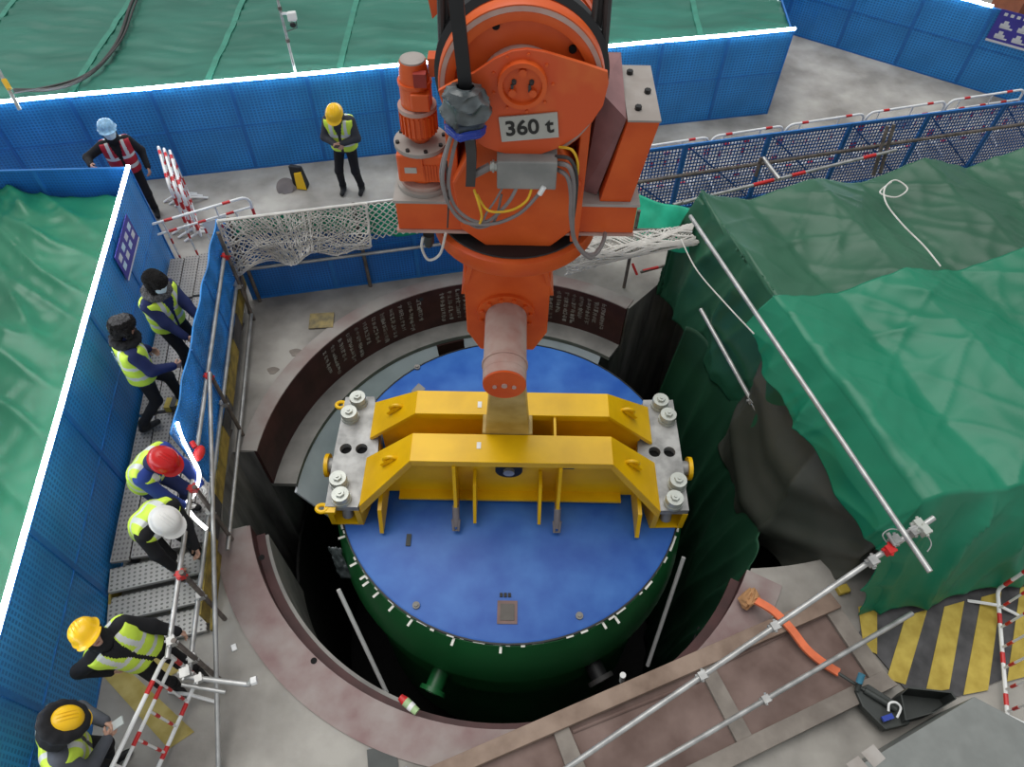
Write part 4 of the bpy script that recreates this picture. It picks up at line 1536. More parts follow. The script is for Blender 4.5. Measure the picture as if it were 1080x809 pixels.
# right counter box
m = MB()
m.hexa([V(.68, 4.62, 4.325), V(.93, 4.62, 4.325), V(.93, 5.30, 4.325), V(.68, 5.30, 4.325), V(.80, 4.57, 5.08), V(1.03, 4.57, 5.08), V(1.03, 5.30, 5.08), V(.80, 5.30, 5.08)])
rb = obj('right_box', m, M_orange, HB, bevel=0.006)
m = MB()
m.box2((.795, 4.56, 5.08), (1.035, 5.31, 5.095))
lidb = obj('box_lid', m, M_greydust, rb)
for p in ((.86, 5.18), (.97, 4.92), (.88, 4.70)):
    m = MB()
    m.cyl((p[0], p[1], 5.095), (p[0], p[1], 5.125), 0.025, n=6)
    obj('bolt', m, M_blackr, rb)
m = MB()
m.hexa([V(.55, 4.75, 4.33), V(.66, 4.70, 4.33), V(.66, 5.3, 4.33), V(.55, 5.3, 4.33), V(.60, 4.75, 5.2), V(.79, 4.60, 5.08), V(.79, 5.3, 5.2), V(.60, 5.3, 5.2)])
obj('inner_panel', m, paint('maroon_dust', (0.26, 0.14, 0.14), 0.7), rb)
# sheaves
SC = V(0.03, 4.45, 5.38)
def disc(y0, y1, r, n=56):
    m = MB()
    m.cyl((SC.x, y0, SC.z), (SC.x, y1, SC.z), r, n=n)
    return m
MS = Matrix.Translation((SC.x, 0, SC.z)) @ Matrix.Rotation(PI / 2, 4, 'X')   # local z -> -Y
m = MB()
m.lathe([(0.0, -4.50), (.20, -4.50), (.22, -4.46), (.24, -4.50), (.44, -4.52), (.455, -4.46), (.50, -4.45), (.555, -4.46), (.565, -4.49), (.565, -4.55), (.47, -4.60), (.47, -4.72), (.565, -4.78), (.565, -4.84), (0, -4.84)], MS, 64)
shv = obj('sheave', m, M_orange, HB, smooth=True)
m = MB()
m.lathe([(.548, -4.460), (.518, -4.452), (.518, -4.447), (.548, -4.455)], MS, 64)
obj('dusty_rim', m, M_orange_dust, shv, smooth=True)
m = MB()
m.lathe([(.555, -4.59), (.60, -4.62), (.60, -4.70), (.555, -4.73), (.555, -4.59)], MS, 64)
obj('rope_groove_guard', m, M_blackr, shv, smooth=True)
m = MB()
m.lathe([(.565, -4.90), (.565, -5.0), (.47, -5.05), (.47, -5.2), (.565, -5.25), (.565, -5.35), (.0, -5.35), (0, -4.90), (.565, -4.90)], MS, 56)
obj('rear_sheave', m, M_orange, HB, smooth=True)
for px, py in ((523, 26), (604, 51)):
    p = Q(px, py, 4.51)
    m = MB()
    m.cyl(p + V(0, .0, 0), p + V(0, -.02, 0), 0.026, n=14)
    obj('lightening_hole', m, M_hole, shv, smooth=True)
m = MB()
m.lathe([(.235, -4.44), (.27, -4.42), (.285, -4.44), (.285, -4.50)], MS, 48)
obj('hub_ring', m, M_orange_dust, shv, smooth=True)
# guard plate with the load rating
G = [(462, 96), (478, 87), (500, 77), (522, 62), (540, 54), (556, 52), (575, 55), (592, 60), (615, 67), (641, 76), (642, 88), (636, 112), (625, 128), (610, 143), (590, 156), (567, 164), (545, 165), (524, 160), (510, 155), (497, 146), (480, 130), (470, 114)]
m = MB()
m.prism([Q(a, b, 4.36) for a, b in G], (0, 0.03, 0))
gp = obj('guard_plate', m, M_orange_w, HB, bevel=0.004)
GC = Q(551, 88, 4.36)
MG = Matrix.Translation((GC.x, 4.36, GC.z)) @ Matrix.Rotation(PI / 2, 4, 'X')
m = MB()
m.lathe([(0, .012), (.125, .012), (.13, .045), (.16, .045), (.165, .0)], MG, 40)
boss = obj('boss', m, M_orange, gp, smooth=True)
for dx, dz in ((0, .09), (-.065, -.05), (.07, -.05)):
    m = MB()
    p = V(GC.x + dx, 4.348, GC.z + dz)
    m.cyl(p, p + V(0, -.03, 0), 0.026, n=12)
    obj('bolt', m, M_orange, gp, smooth=True)
for dx in (-.055, .06):
    m = MB()
    p = V(GC.x + dx, 4.346, GC.z + .01)
    m.cyl(p, p + V(0, -.012, 0.02), 0.016, n=8)
    m.box(p + V(-.012, -.01, -.03), (0.018, 0.012, 0.05))
    obj('grease_nipple', m, M_cable_dk, gp)
for k in range(9):
    a = 2 * PI * k / 9
    p = V(GC.x + .2 * math.cos(a), 4.36, GC.z + .2 * math.sin(a))
    m = MB()
    m.cyl(p, p + V(0, -.012, 0), 0.011, n=6)
    obj('rivet', m, M_orange, gp)
# number plate
NC = Q(558, 134, 4.35)
tilt = math.radians(6.5)
MN = Matrix.Translation((NC.x, 4.355, NC.z)) @ Matrix.Rotation(-tilt, 4, 'Y') @ Matrix.Rotation(PI / 2, 4, 'X')
m = MB()
q = [MN @ V(a, b, c) for c in (0, 0.012) for a, b in ((-.20, -.095), (.20, -.095), (.20, .095), (-.20, .095))]
m.hexa(q)
npl = obj('rating_plate', m, M_sign, HB)
me = text_mesh('360 t', 0.155, 0.0035)
m = MB()
m.add([MN @ V(v.co.x * 1.02, v.co.y, v.co.z + 0.0145) for v in me.vertices], [tuple(p.vertices) for p in me.polygons])
obj('rating_text', m, M_ink, npl)
# junction box and cable gland
a, b = Q(524, 167, 4.30), Q(586, 197, 4.30)
m = MB()
m.box2((a.x, 4.26, b.z), (b.x, 4.44, a.z))
jb = obj('junction_box', m, M_box, HB, bevel=0.01)
g0 = V(a.x, 4.33, (a.z + b.z) / 2 + .03)
m = MB()
m.cyl(g0, g0 + V(-.05, 0, 0), 0.035, n=12)
m.cyl(g0 + V(-.02, 0, 0), g0 + V(-.035, 0, 0), 0.045, n=6)
obj('cable_gland', m, M_nut, jb, smooth=True)
def cable(pts, r, mat, name='cable', parent=HB, n=8):
    m = MB()
    m.tube(bez(pts, n), r, 7)
    return obj(name, m, mat, parent, smooth=True)
cable([g0 + V(-.05, 0, 0), g0 + V(-.12, -.02, -.03), g0 + V(-.2, -.02, -.08)], 0.03, M_cable)
# black drag chain / flat cable from above into the wrapped bundle
def strap(ptsw, wd, th, mat, name, parent=HB):
    m = MB()
    pts = bez(ptsw, 6)
    for i in range(len(pts) - 1):
        a_, b_ = pts[i], pts[i + 1]
        q = []
        for p in (a_, b_):
            q.append([p + V(-wd / 2, 0, 0), p + V(wd / 2, 0, 0), p + V(wd / 2, th, 0), p + V(-wd / 2, th, 0)])
        m.hexa(q[0] + q[1])
    return obj(name, m, mat, parent)
strap([Q(478, -60, 4.25), Q(481, 0, 4.25), Q(486, 50, 4.25), Q(491, 95, 4.26)], 0.085, 0.05, M_blackr, 'drag_cable')
strap([Q(493, 135, 4.26), Q(497, 165, 4.26), Q(496, 197, 4.26)], 0.07, 0.07, M_cable_dk, 'drag_cable_tail')
def wrap_fn(u, v):
    a_ = 2 * PI * u
    z0 = Q(492, 140, 4.24).z
    z1 = Q(492, 92, 4.24).z
    z = z0 + (z1 - z0) * v
    r = 0.14 * (0.62 + 0.42 * math.sin(PI * (v * .8 + .1)) + .12 * (1 - v)) * (0.55 if v > .97 or v < .02 else 1)
    r *= 0.88 + 0.28 * max(0, 1 - abs(nz(math.cos(a_) * 1.3, math.sin(a_) * 1.3, v * 2.4))) ** 3
    c = Q(491, 115, 4.24)
    return V(c.x + r * math.cos(a_), 4.25 + r * 0.8 * math.sin(a_), z)
o = obj('plastic_wrapping', gridmesh(wrap_fn, 60, 36), M_wrap, HB)
m = MB()
for k in range(3):
    m.tube([wrap_fn(0.5 + 0.5 * i / 12, 0.08 + 0.05 * k + 0.03 * math.sin(i)) + V(0, -.012, 0) for i in range(13)], 0.014, 5)
obj('blue_tape', m, M_wrapb, o)
# cable loops
cable([Q(480, 130, 4.3), Q(470, 165, 4.22), Q(467, 190, 4.2), Q(473, 215, 4.2), Q(490, 234, 4.2), Q(520, 236, 4.2), Q(548, 225, 4.2), Q(568, 205, 4.25)], 0.014, M_cable)
cable([Q(484, 138, 4.3), Q(477, 165, 4.24), Q(473, 195, 4.22), Q(480, 218, 4.22), Q(497, 232, 4.22), Q(515, 233, 4.22), Q(535, 215, 4.22), Q(545, 198, 4.28)], 0.014, M_cable)
cable([Q(478, 135, 4.32), Q(466, 172, 4.24), Q(466, 195, 4.23), Q(475, 219, 4.23), Q(495, 236, 4.22), Q(508, 240, 4.22), Q(522, 232, 4.23), Q(529, 205, 4.28)], 0.010, M_cable)
cable([Q(500, 200, 4.28), Q(505, 215, 4.2), Q(508, 228, 4.2), Q(506, 236, 4.2)], 0.010, M_cable_y)
cable([Q(503, 205, 4.28), Q(515, 222, 4.2), Q(538, 222, 4.2), Q(555, 212, 4.22), Q(561, 198, 4.28)], 0.010, M_cable_y)
cable([Q(530, 198, 4.28), Q(522, 212, 4.22), Q(513, 225, 4.22), Q(510, 234, 4.22)], 0.008, M_cable)
cable([Q(586, 172, 4.34), Q(600, 176, 4.26), Q(605, 195, 4.26), Q(604, 225, 4.26), Q(605, 250, 4.28), Q(615, 266, 4.3), Q(628, 268, 4.35), Q(636, 255, 4.45), Q(638, 246, 4.55)], 0.018, M_cable)
cable([Q(586, 178, 4.34), Q(598, 186, 4.25), Q(602, 205, 4.25), Q(602, 230, 4.25), Q(607, 256, 4.27), Q(622, 272, 4.3), Q(632, 262, 4.4)], 0.016, M_cable)
cable([Q(586, 165, 4.34), Q(601, 168, 4.28), Q(608, 185, 4.28), Q(607, 210, 4.28), Q(603, 240, 4.27)], 0.014, M_cable_dk)
cable([Q(590, 155, 4.36), Q(603, 158, 4.3), Q(609, 170, 4.3), Q(609, 184, 4.3)], 0.010, M_cable_y)
cable([Q(446, 250, 4.62), Q(445, 262, 4.6), Q(452, 274, 4.6), Q(464, 268, 4.6), Q(470, 246, 4.55)], 0.012, M_rope)
cable([Q(471, 170, 4.25), Q(473, 210, 4.22), Q(472, 240, 4.4)], 0.007, M_cable_dk)
m = MB()
m.cyl(Q(452, 247, 4.7), Q(452, 255, 4.7), 0.05, n=12)
m.ball(Q(452, 257, 4.7), 0.04, 6)
obj('limit_switch', m, M_darkgrey, HB, smooth=True)
m = MB()
m.cyl(Q(569, 205, 4.24), Q(574, 197, 4.25), 0.02, n=8)
obj('white_connector', m, M_white, HB)
# wire ropes up to the crane
for px0, py0, px1, py1, Y, r in ((463, -60, 467, 90, 4.66, .024), (466, -60, 473, 60, 4.7, .024), (470, -60, 478, 20, 4.64, .02), (646, -60, 636, 70, 4.66, .026), (641, -60, 630, 40, 4.7, .026), (635, -60, 626, 22, 4.64, .02)):
    m = MB()
    m.cyl(Q(px0, py0, Y), Q(px1, py1, Y), r, n=8)
    obj('wire_rope', m, M_cable_dk, HB, smooth=True)
m = MB()
m.hexa([Q(447, -20, 4.9), Q(462, -20, 4.9), Q(462, 14, 4.9), Q(456, 20, 4.9), Q(447, -20, 5.0), Q(462, -20, 5.0), Q(462, 14, 5.0), Q(456, 20, 5.0)])
obj('upper_bracket', m, M_orange, HB)
# gear motor on the left wing
MX, MY = -0.745, 4.84
def mcyl(z0, z1, r, r1=None, n=28): 
    m = MB()
    m.cyl((MX, MY, z0), (MX, MY, z1), r, r1, n=n)
    return m
gm = obj('gear_motor', mcyl(4.325, 4.37, 0.215), M_greydust, HB, smooth=True)
obj('base_flange', mcyl(4.37, 4.41, 0.185), M_orange_dust, gm, smooth=True)
m = mcyl(4.41, 4.48, 0.13)
m.box2((MX - .175, MY - .16, 4.46), (MX + .175, MY + .16, 4.76))
gbx = obj('gearbox', m, M_orange, gm, bevel=0.02)
m = MB()
for k in range(7):
    x = MX + .02 + 0.022 * k
    m.box2((x, MY - .172, 4.48), (x + .009, MY - .155, 4.66))
m.box2((MX + .0, MY - .178, 4.55), (MX + .02, MY - .155, 4.75))
obj('gearbox_fins', m, M_orange, gm)
m = MB()
m.box2((MX - .12, MY - .166, 4.57), (MX - .03, MY - .158, 4.63))
obj('name_plate', m, M_sign, gm)
obj('upper_flange', mcyl(4.76, 4.80, 0.20), M_greydust, gm, smooth=True)
for k in range(8):
    a = 2 * PI * k / 8 + .3
    m = MB()
    m.cyl((MX + .175 * math.cos(a), MY + .175 * math.sin(a), 4.80), (MX + .175 * math.cos(a), MY + .175 * math.sin(a), 4.82), 0.016, n=6)
    obj('bolt', m, M_blackr, gm)
obj('adapter', mcyl(4.80, 4.90, 0.06, 0.12), M_orange, gm, smooth=True)
obj('motor_body', mcyl(4.90, 5.12, 0.115), M_orange, gm, smooth=True)
m = MB()
for k in range(22):
    a = 2 * PI * k / 22
    p = V(MX + .118 * math.cos(a), MY + .118 * math.sin(a), 5.0)
    m.box(p, (0.022, 0.008, 0.19), M=Matrix.Rotation(a, 3, 'Z'))
obj('motor_fins', m, M_orange, gm)
obj('motor_shoulder', mcyl(5.12, 5.16, 0.13), M_orange_dust, gm, smooth=True)
m = mcyl(5.16, 5.36, 0.105)
m.box2((MX - .02, MY - .13, 5.18), (MX + .10, MY - .06, 5.34))
obj('brake_body', m, M_orange, gm, bevel=0.01)
obj('brake_ring', mcyl(5.36, 5.39, 0.112), M_orange, gm, smooth=True)
m = mcyl(5.39, 5.56, 0.10, 0.085)
obj('fan_cowl', m, M_orange, gm, smooth=True)
obj('fan_grille', mcyl(5.56, 5.575, 0.08), M_greydust, gm, smooth=True)
m = MB()
m.box2((MX + .01, MY - .12, 5.40), (MX + .09, MY - .07, 5.52))
obj('terminal_box', m, paint('deep_red', (0.30, 0.03, 0.02), 0.5), gm)
m = MB()
m.box2((MX + .10, MY - .04, 5.44), (MX + .16, MY + .06, 5.60))
obj('side_box', m, M_orange, gm)

# the whole unit is stockier than its catalogue drawing
for o_ in [gm] + list(gm.children):
    for v_ in o_.data.vertices:
        wx, wy, wz = v_.co.x + HB.location.x, v_.co.y + HB.location.y, v_.co.z + HB.location.z
        if o_ is not gm:
            pass
        wz = 4.325 + (wz - 4.325) * 0.84
        kx = 1.12 if wz > 4.75 else 1.05
        v_.co = (MX + (wx - MX) * kx - HB.location.x, MY + (wy - MY) * kx - HB.location.y, wz - HB.location.z)

# ================================================================== lower right: steel cover, straps, stripes, cabinet, tubes
ZC = 0.16
cov = thing('steel_cover', 'rusty brown framed steel cover plate at the pit edge, lower right', 'cover plate', P(720, 740, 0.0))
def quad(pts, z0, z1):
    m = MB()
    lo = [P(a, b, z1) for a, b in pts]
    m.prism([V(p.x, p.y, z0) for p in lo], (0, 0, z1 - z0))
    return m
obj('plate', quad([(452, 809), (880, 640), (935, 716), (720, 815), (690, 850), (420, 850)], 0.02, 0.10), M_rust, cov)
bars = [('edge_beam', [(438, 815), (876, 625), (888, 640), (480, 818)], M_wood, ZC + .04), ('edge_beam', [(690, 825), (930, 708), (948, 722), (740, 825)], M_wood2, ZC),
        ('cross_bar', [(868, 641), (884, 636), (940, 716), (922, 722)], M_wood2, ZC - .01), ('cross_bar', [(736, 702), (750, 696), (796, 780), (780, 788)], M_wood2, ZC - .01), ('cross_bar', [(582, 768), (598, 762), (618, 809), (600, 818)], M_wood2, ZC - .01)]
for nm, q, mt, z in bars:
    obj(nm, quad(q, 0.02, z), mt, cov, bevel=0.006)
for k, (a, b) in enumerate((((868, 649), (748, 706)), ((742, 716), (604, 772)))):
    m = MB()
    p0, p1 = P(*a, .11), P(*b, .11)
    m.cyl(p0, p1, 0.018, n=6)
    obj('weld_seam', m, M_rust, cov)
# orange strap with ratchet
st = thing('ratchet_strap', 'orange lashing strap with frayed end and dark tensioner lying across the steel cover', 'strap', P(840, 670, 0.2))
def flatstrap(pts, wd, th, mat, name):
    m = MB()
    pts = bez(pts, 6)
    for i in range(len(pts) - 1):
        a_, b_ = pts[i], pts[i + 1]
        d = (b_ - a_).normalized()
        sd_ = V(-d.y, d.x, 0).normalized() * wd / 2
        up = V(0, 0, th)
        m.hexa([a_ - sd_, a_ + sd_, b_ + sd_, b_ - sd_, a_ - sd_ + up, a_ + sd_ + up, b_ + sd_ + up, b_ - sd_ + up])
    return obj(name, m, mat, st)
flatstrap([P(797, 634, .20), P(815, 645, .24), P(833, 663, .23), P(850, 685, .19), P(868, 700, .17), P(884, 710, .17)], 0.085, 0.035, M_strap, 'webbing')
def fray(u, v):
    c = P(790, 631, 0.14)
    a_ = 2 * PI * u
    r = 0.11 * math.sin(PI * min(max(v, .02), .98)) * (1 + .5 * ridged(3 * math.cos(a_), 3 * math.sin(a_), v * 5))
    d = (P(776, 632, .1) - P(800, 632, .2))
    return c + d * (v - .5) + V(0.3 * r * math.cos(a_), r * .8 * math.cos(a_), r * .8 * math.sin(a_))
obj('frayed_end', gridmesh(fray, 20, 12), M_strap_f, st)
m = MB()
m.cyl(P(884, 710, .2), P(912, 728, .22), 0.018, n=8)
m.cyl(P(912, 728, .22), P(945, 748, .24), 0.035, n=10)
obj('tensioner', m, M_darkgrey, st, smooth=True)
m = MB()
m.tube(bez([P(937, 750, .3), P(938, 742, .33), P(945, 741, .33), P(950, 747, .31), P(946, 757, .28)], 6), 0.012, 6)
obj('hook', m, M_white, st, smooth=True)
m = MB()
m.box(P(936, 757, .25), (0.12, 0.05, 0.03), M=Matrix.Rotation(.3, 3, 'Z'))
obj('blue_label', m, M_wrapb, st)
# hoist: dark ratchet body
hz_ = thing('lever_hoist', 'dark grey lever hoist with blue knob at the corner of the steel cover', 'hoist', P(930, 745, 0.1))
m = MB()
m.prism([P(898, 730, .10), P(912, 724, .10), P(950, 748, .10), P(955, 766, .10), P(930, 772, .10), P(906, 748, .10)], (0, 0, .10))
obj('body', m, M_darkgrey, hz_, bevel=0.01)
m = MB()
m.cyl(P(904, 728, .22), P(910, 711, .34), 0.028, n=8)
obj('lever', m, M_darkgrey, hz_, smooth=True)
m = MB()
m.cyl(P(906, 720, .3), P(909, 711, .36), 0.035, n=10)
obj('knob', m, paint('teal_knob', (0.05, 0.2, 0.3), 0.4), hz_, smooth=True)
# folded dark tray next to it
m = MB()
q = [(950, 733), (958, 726), (1003, 731), (1008, 738), (985, 752), (955, 760)]
pts = [P(a, b, .30) for a, b in q]
for i in range(len(pts)):
    a_, b_ = pts[i], pts[(i + 1) % len(pts)]
    m.prism([a_, b_, V(b_.x, b_.y, 0.02), V(a_.x, a_.y, 0.02)], (0.015, 0.015, 0))
m.prism([V(p.x, p.y, .02) for p in pts], (0, 0, .03))
tag(obj('plastic_tray', m, M_darkgrey), 'dark plastic tray standing between the lever hoist and the grey cabinet', 'tray')
# hazard stripes
hs = thing('hazard_plate', 'floor plate painted with yellow and black hazard stripes beside the green tarpaulin', 'floor plate', P(990, 690, 0))
m = MB()
m.prism([P(905, 668, .012), P(925, 640, .012), P(1100, 590, .012), P(1100, 700, .012), P(1010, 735, .012), P(955, 728, .012)], (0, 0, .012))
obj('base_plate', m, M_blk_haz, hs)
for top, bot in (((905, 640, 925, 636), (925, 690, 911, 684)), ((955, 650, 978, 643), (955, 722, 935, 716)), ((996, 640, 1017, 634), (1001, 727, 976, 731)), ((1035, 630, 1056, 624), (1042, 728, 1016, 733)), ((1076, 620, 1096, 614), (1088, 712, 1062, 719))):
    m = MB()
    m.prism([P(top[0], top[1], .026), P(top[2], top[3], .026), P(bot[0], bot[1], .026), P(bot[2], bot[3], .026)], (0, 0, .004))
    obj('yellow_stripe', m, M_yel_haz, hs)
m = MB()
m.box(P(889, 622, .04), (0.14, 0.10, 0.08), M=Matrix.Rotation(.3, 3, 'Z'))
tag(obj('yellow_block', m, M_yel_haz, bevel=0.015), 'small yellow block at the corner of the steel cover by the tarpaulin', 'block')
# grey cabinet
cb = thing('grey_cabinet', 'plain grey steel cabinet seen from above at the lower right corner', 'cabinet', P(1010, 790, 0))
m = MB()
q = [P(882, 822, .75), P(1027, 735, .75), P(1150, 800, .75), P(1040, 900, .75)]
m.prism([V(p.x, p.y, 0) for p in q], (0, 0, .74))
obj('body', m, M_cab, cb, bevel=0.01)
m = MB()
m.prism([V(p.x, p.y, .74) for p in q], (0, 0, .02))
obj('top', m, M_cab, cb, bevel=0.005)
for dx, dy in ((0, 0), (16, -12)):
    m = MB()
    m.prism([P(892 + dx, 806 + dy, .76), P(905 + dx, 797 + dy, .76), P(918 + dx, 812 + dy, .76), P(906 + dx, 822 + dy, .76)], (0, 0, .004))
    obj('paper_label', m, M_greydust, cb)
# scaffold tubes crossing
def stube(a, b, label, mat=M_steel, clamps=(), r=0.027):
    t = thing('scaffold_tube', label, 'tube', (Vector(a) + Vector(b)) / 2)
    rod('tube', a, b, r, mat, t, 12)
    for f in clamps:
        clamp(Vector(a).lerp(Vector(b), f), t, M_steel, 0.05)
    return t
a, b = P(728, 228, 2.02), P(981, 603, 1.98)
stube(a, b, 'long bright scaffold tube running down over the left edge of both green tarpaulins')
a, b = P(560, 836, 0.45), P(985, 546, 1.92)
t1 = stube(a, b, 'upper scaffold tube rising over the steel cover to the tarpaulin corner', clamps=(0.42, 0.60))
for px, py, mt in ((920, 592, M_steel), (938, 580, M_red), (944, 570, M_steel), (963, 561, M_steel), (968, 553, M_nut), (975, 560, M_nut)):
    f = (px - 560) / (985 - 560)
    p = a.lerp(b, f)
    clamp(P(px, py, p.z + .03), t1, mt, 0.055)
rod('stub_rod', P(936, 562, 1.9), P(944, 575, 1.85), 0.02, M_steel, t1)
rod('stub_rod', P(918, 586, 1.75), P(922, 600, 1.7), 0.018, M_steel, t1)
m = MB()
m.tube(bez([P(935, 572, 1.85), P(931, 564, 1.9), P(940, 558, 1.92), P(955, 560, 1.95), P(970, 556, 1.97), P(982, 572, 1.9), P(978, 582, 1.85)], 6), 0.006, 5)
obj('tie_wire', m, M_steel, t1)
a, b = P(640, 836, 0.42), P(962, 647, 0.34)
stube(a, b, 'lower scaffold tube lying across the steel cover towards the hazard stripes', clamps=(0.48,))
a, b = P(739, 326, 0.75), P(799, 434, 0.45)
stube(a, b, 'short grey scaffold tube poking through the dark tarpaulin beside the pit', r=0.03, clamps=(0.9,))
m = MB()
m.tube(bez([P(718, 252, 1.55), P(735, 285, 1.5), P(765, 320, 1.55), P(795, 352, 1.75)], 8), 0.009, 6)
tag(obj('thin_cord', m, M_rope, smooth=True), 'thin pale cord sagging in front of the dark tarpaulin below the long tube', 'cord')
# ---------------------------------------------------------------- background clutter
cp = thing('camera_mast', 'white security camera on a slim pole rising from the green roof', 'camera', P(313, 82, 1.65))
b = P(313, 82, 1.62)
rod('pole', b, b + V(0, 0, 1.85), 0.022, M_steel, cp)
top = V(b.x, b.y, b.z + 1.35)
m = MB()
cc = Q(308, 17, b.y - .12)
m.box(cc, (0.13, 0.30, 0.12), M=Matrix.Rotation(.25, 3, 'Z') @ Matrix.Rotation(-.35, 3, 'X'))
cam_o = obj('camera_body', m, M_white, cp, bevel=0.015)
m = MB()
m.cyl(cc + V(.03, -.15, -.05), cc + V(.034, -.17, -.058), 0.045, n=12)
obj('lens', m, M_blackr, cam_o, smooth=True)
rod('arm', cc + V(0, .08, .0), V(b.x, b.y, cc.z - .02), 0.02, M_white, cp)
m = MB()
m.tube([cc + V(.02, .1, -.05), cc + V(.02, .05, -.2), V(b.x + .02, b.y, cc.z - .3)], 0.008, 5)
obj('lead', m, M_cable_dk, cp)
for zz in (.6, 1.1):
    m = MB()
    m.cyl(b + V(0, 0, zz), b + V(0, 0, zz + .05), 0.032, n=10)
    obj('bracket', m, M_steel_dk, cp)
m = MB()
m.tube(bez([P(150, -20, 1.72), P(138, 5, 1.72), P(126, 40, 1.70), P(108, 66, 1.70), P(85, 84, 1.69), P(55, 94, 1.68), P(15, 95, 1.68)], 8), 0.03, 8)
m.tube(bez([P(152, -20, 1.74), P(141, 8, 1.74), P(130, 38, 1.72), P(112, 62, 1.72), P(88, 80, 1.71), P(58, 90, 1.70), P(15, 98, 1.70)], 8), 0.018, 6)
tag(obj('dark_hose', m, M_cable_dk, smooth=True), 'dark hose curving over the green roof at the upper left', 'hose')
tp = thing('scaffold_tube', 'short grey tube leaning on the back fence at the far left edge', 'tube', P(20, 115, 1.7))
rod('tube', P(-8, 62, 2.3), P(21, 116, 1.68), 0.028, M_steel, tp)
m = MB()
m.cyl(P(4, 84, 2.1), P(10, 94, 2.0), 0.04, n=8)
obj('tape', m, M_cable_y, tp)
bg_ = thing('tool_bag', 'small black and yellow bag standing on the floor by the back fence', 'bag', P(318, 197, 0))
p = P(318, 197, 0)
m = MB()
m.hexa([p + V(-.12, -.06, 0), p + V(.12, -.10, 0), p + V(.14, .08, 0), p + V(-.10, .12, 0), p + V(-.15, .02, .42), p + V(.06, -.02, .42), p + V(.08, .08, .38), p + V(-.13, .12, .40)])
bgb = obj('body', m, M_blackr, bg_, bevel=0.02)
m = MB()
m.hexa([p + V(-.06, -.085, .02), p + V(.115, -.115, .02), p + V(.115, -.09, .02), p + V(-.06, -.06, .02), p + V(-.06, -.035, .30), p + V(.07, -.055, .34), p + V(.07, -.03, .34), p + V(-.06, -.01, .30)])
obj('yellow_panel', m, M_hat_y, bgb)
m = MB()
m.cyl(P(302, 198, 0), P(302, 198, .06), 0.17, n=24)
m.cyl(P(302, 198, .06), P(302, 198, .085), 0.12, n=24)
tag(obj('dark_ring', m, M_cable, smooth=True), 'dark round ring on the floor left of the black and yellow bag', 'ring')  # stacked discs stand in for a dark ring lying on the floor
m = MB()
m.box(P(339, 338, .024), (0.36, 0.30, 0.01), M=Matrix.Rotation(.1, 3, 'Z'))
tag(obj('floor_mat', m, paint('dirty_yellow', (0.16, 0.14, 0.09), .9, col2=(0.36, 0.28, 0.12), scale=7)), 'dirty yellow square patch on the concrete behind the pit', 'mat')
for px, py, r, lb in ((312, 372, .09, 'small brown scrap on the concrete left of the pit collar'), (288, 391, .08, 'round drain cover on the concrete by the railing, left of the collar')):
    m = MB()
    pp = P(px, py, 0)
    m.prism([pp + V(r * math.cos(a_) * (1 + .25 * math.sin(a_ * 3)), r * .8 * math.sin(a_), 0) for a_ in [2 * PI * i / 14 for i in range(14)]], (0, 0, 0.008))
    tag(obj('floor_scrap', m, M_wood2), lb, 'scrap')
m = MB()
pp = P(403, 799, 0)
m.prism([P(387, 791, .004), P(417, 785, .004), P(421, 812, .004), P(389, 818, .004)], (0, 0, .012))
tag(obj('rubber_mat', m, M_darkgrey), 'black square mat on the concrete near the front of the pit', 'mat')
cup = thing('paper_cup', 'crushed red, white and green drink carton on the pit edge', 'carton', P(432, 742, 0.02))
p0, p1 = P(422, 735, .06), P(440, 751, .04)
m = MB()
m.cyl(p0.lerp(p1, .3), p1, 0.05, 0.04, n=10)
obj('body', m, paint('carton_green', (0.35, 0.5, 0.25), .5), cup, smooth=True)
m = MB()
m.cyl(p0, p0.lerp(p1, .3), 0.035, 0.05, n=10)
obj('cap', m, M_red, cup, smooth=True)
m = MB()
m.cyl(p0.lerp(p1, .55), p0.lerp(p1, .75), 0.049, 0.046, n=10)
obj('band', m, M_white, cup, smooth=True)
p0 = P(657, 712, -.3)
m = MB()
m.cyl(p0, p0 + V(.02, .0, -.25), 0.035, 0.03, n=10)
tag(obj('white_pipe_end', m, M_white, smooth=True), 'small white pipe end sticking up beside the steel cover edge', 'pipe')
for px, py in ((152, 697 - 2), (158, 692)):
    pass
m = MB()
m.box(P(247, 683, .012), (0.05, 0.07, 0.024), M=Matrix.Rotation(.5, 3, 'Z'))
tag(obj('paper_scrap', m, M_white), 'white paper scrap on the concrete right of the steps', 'scrap')

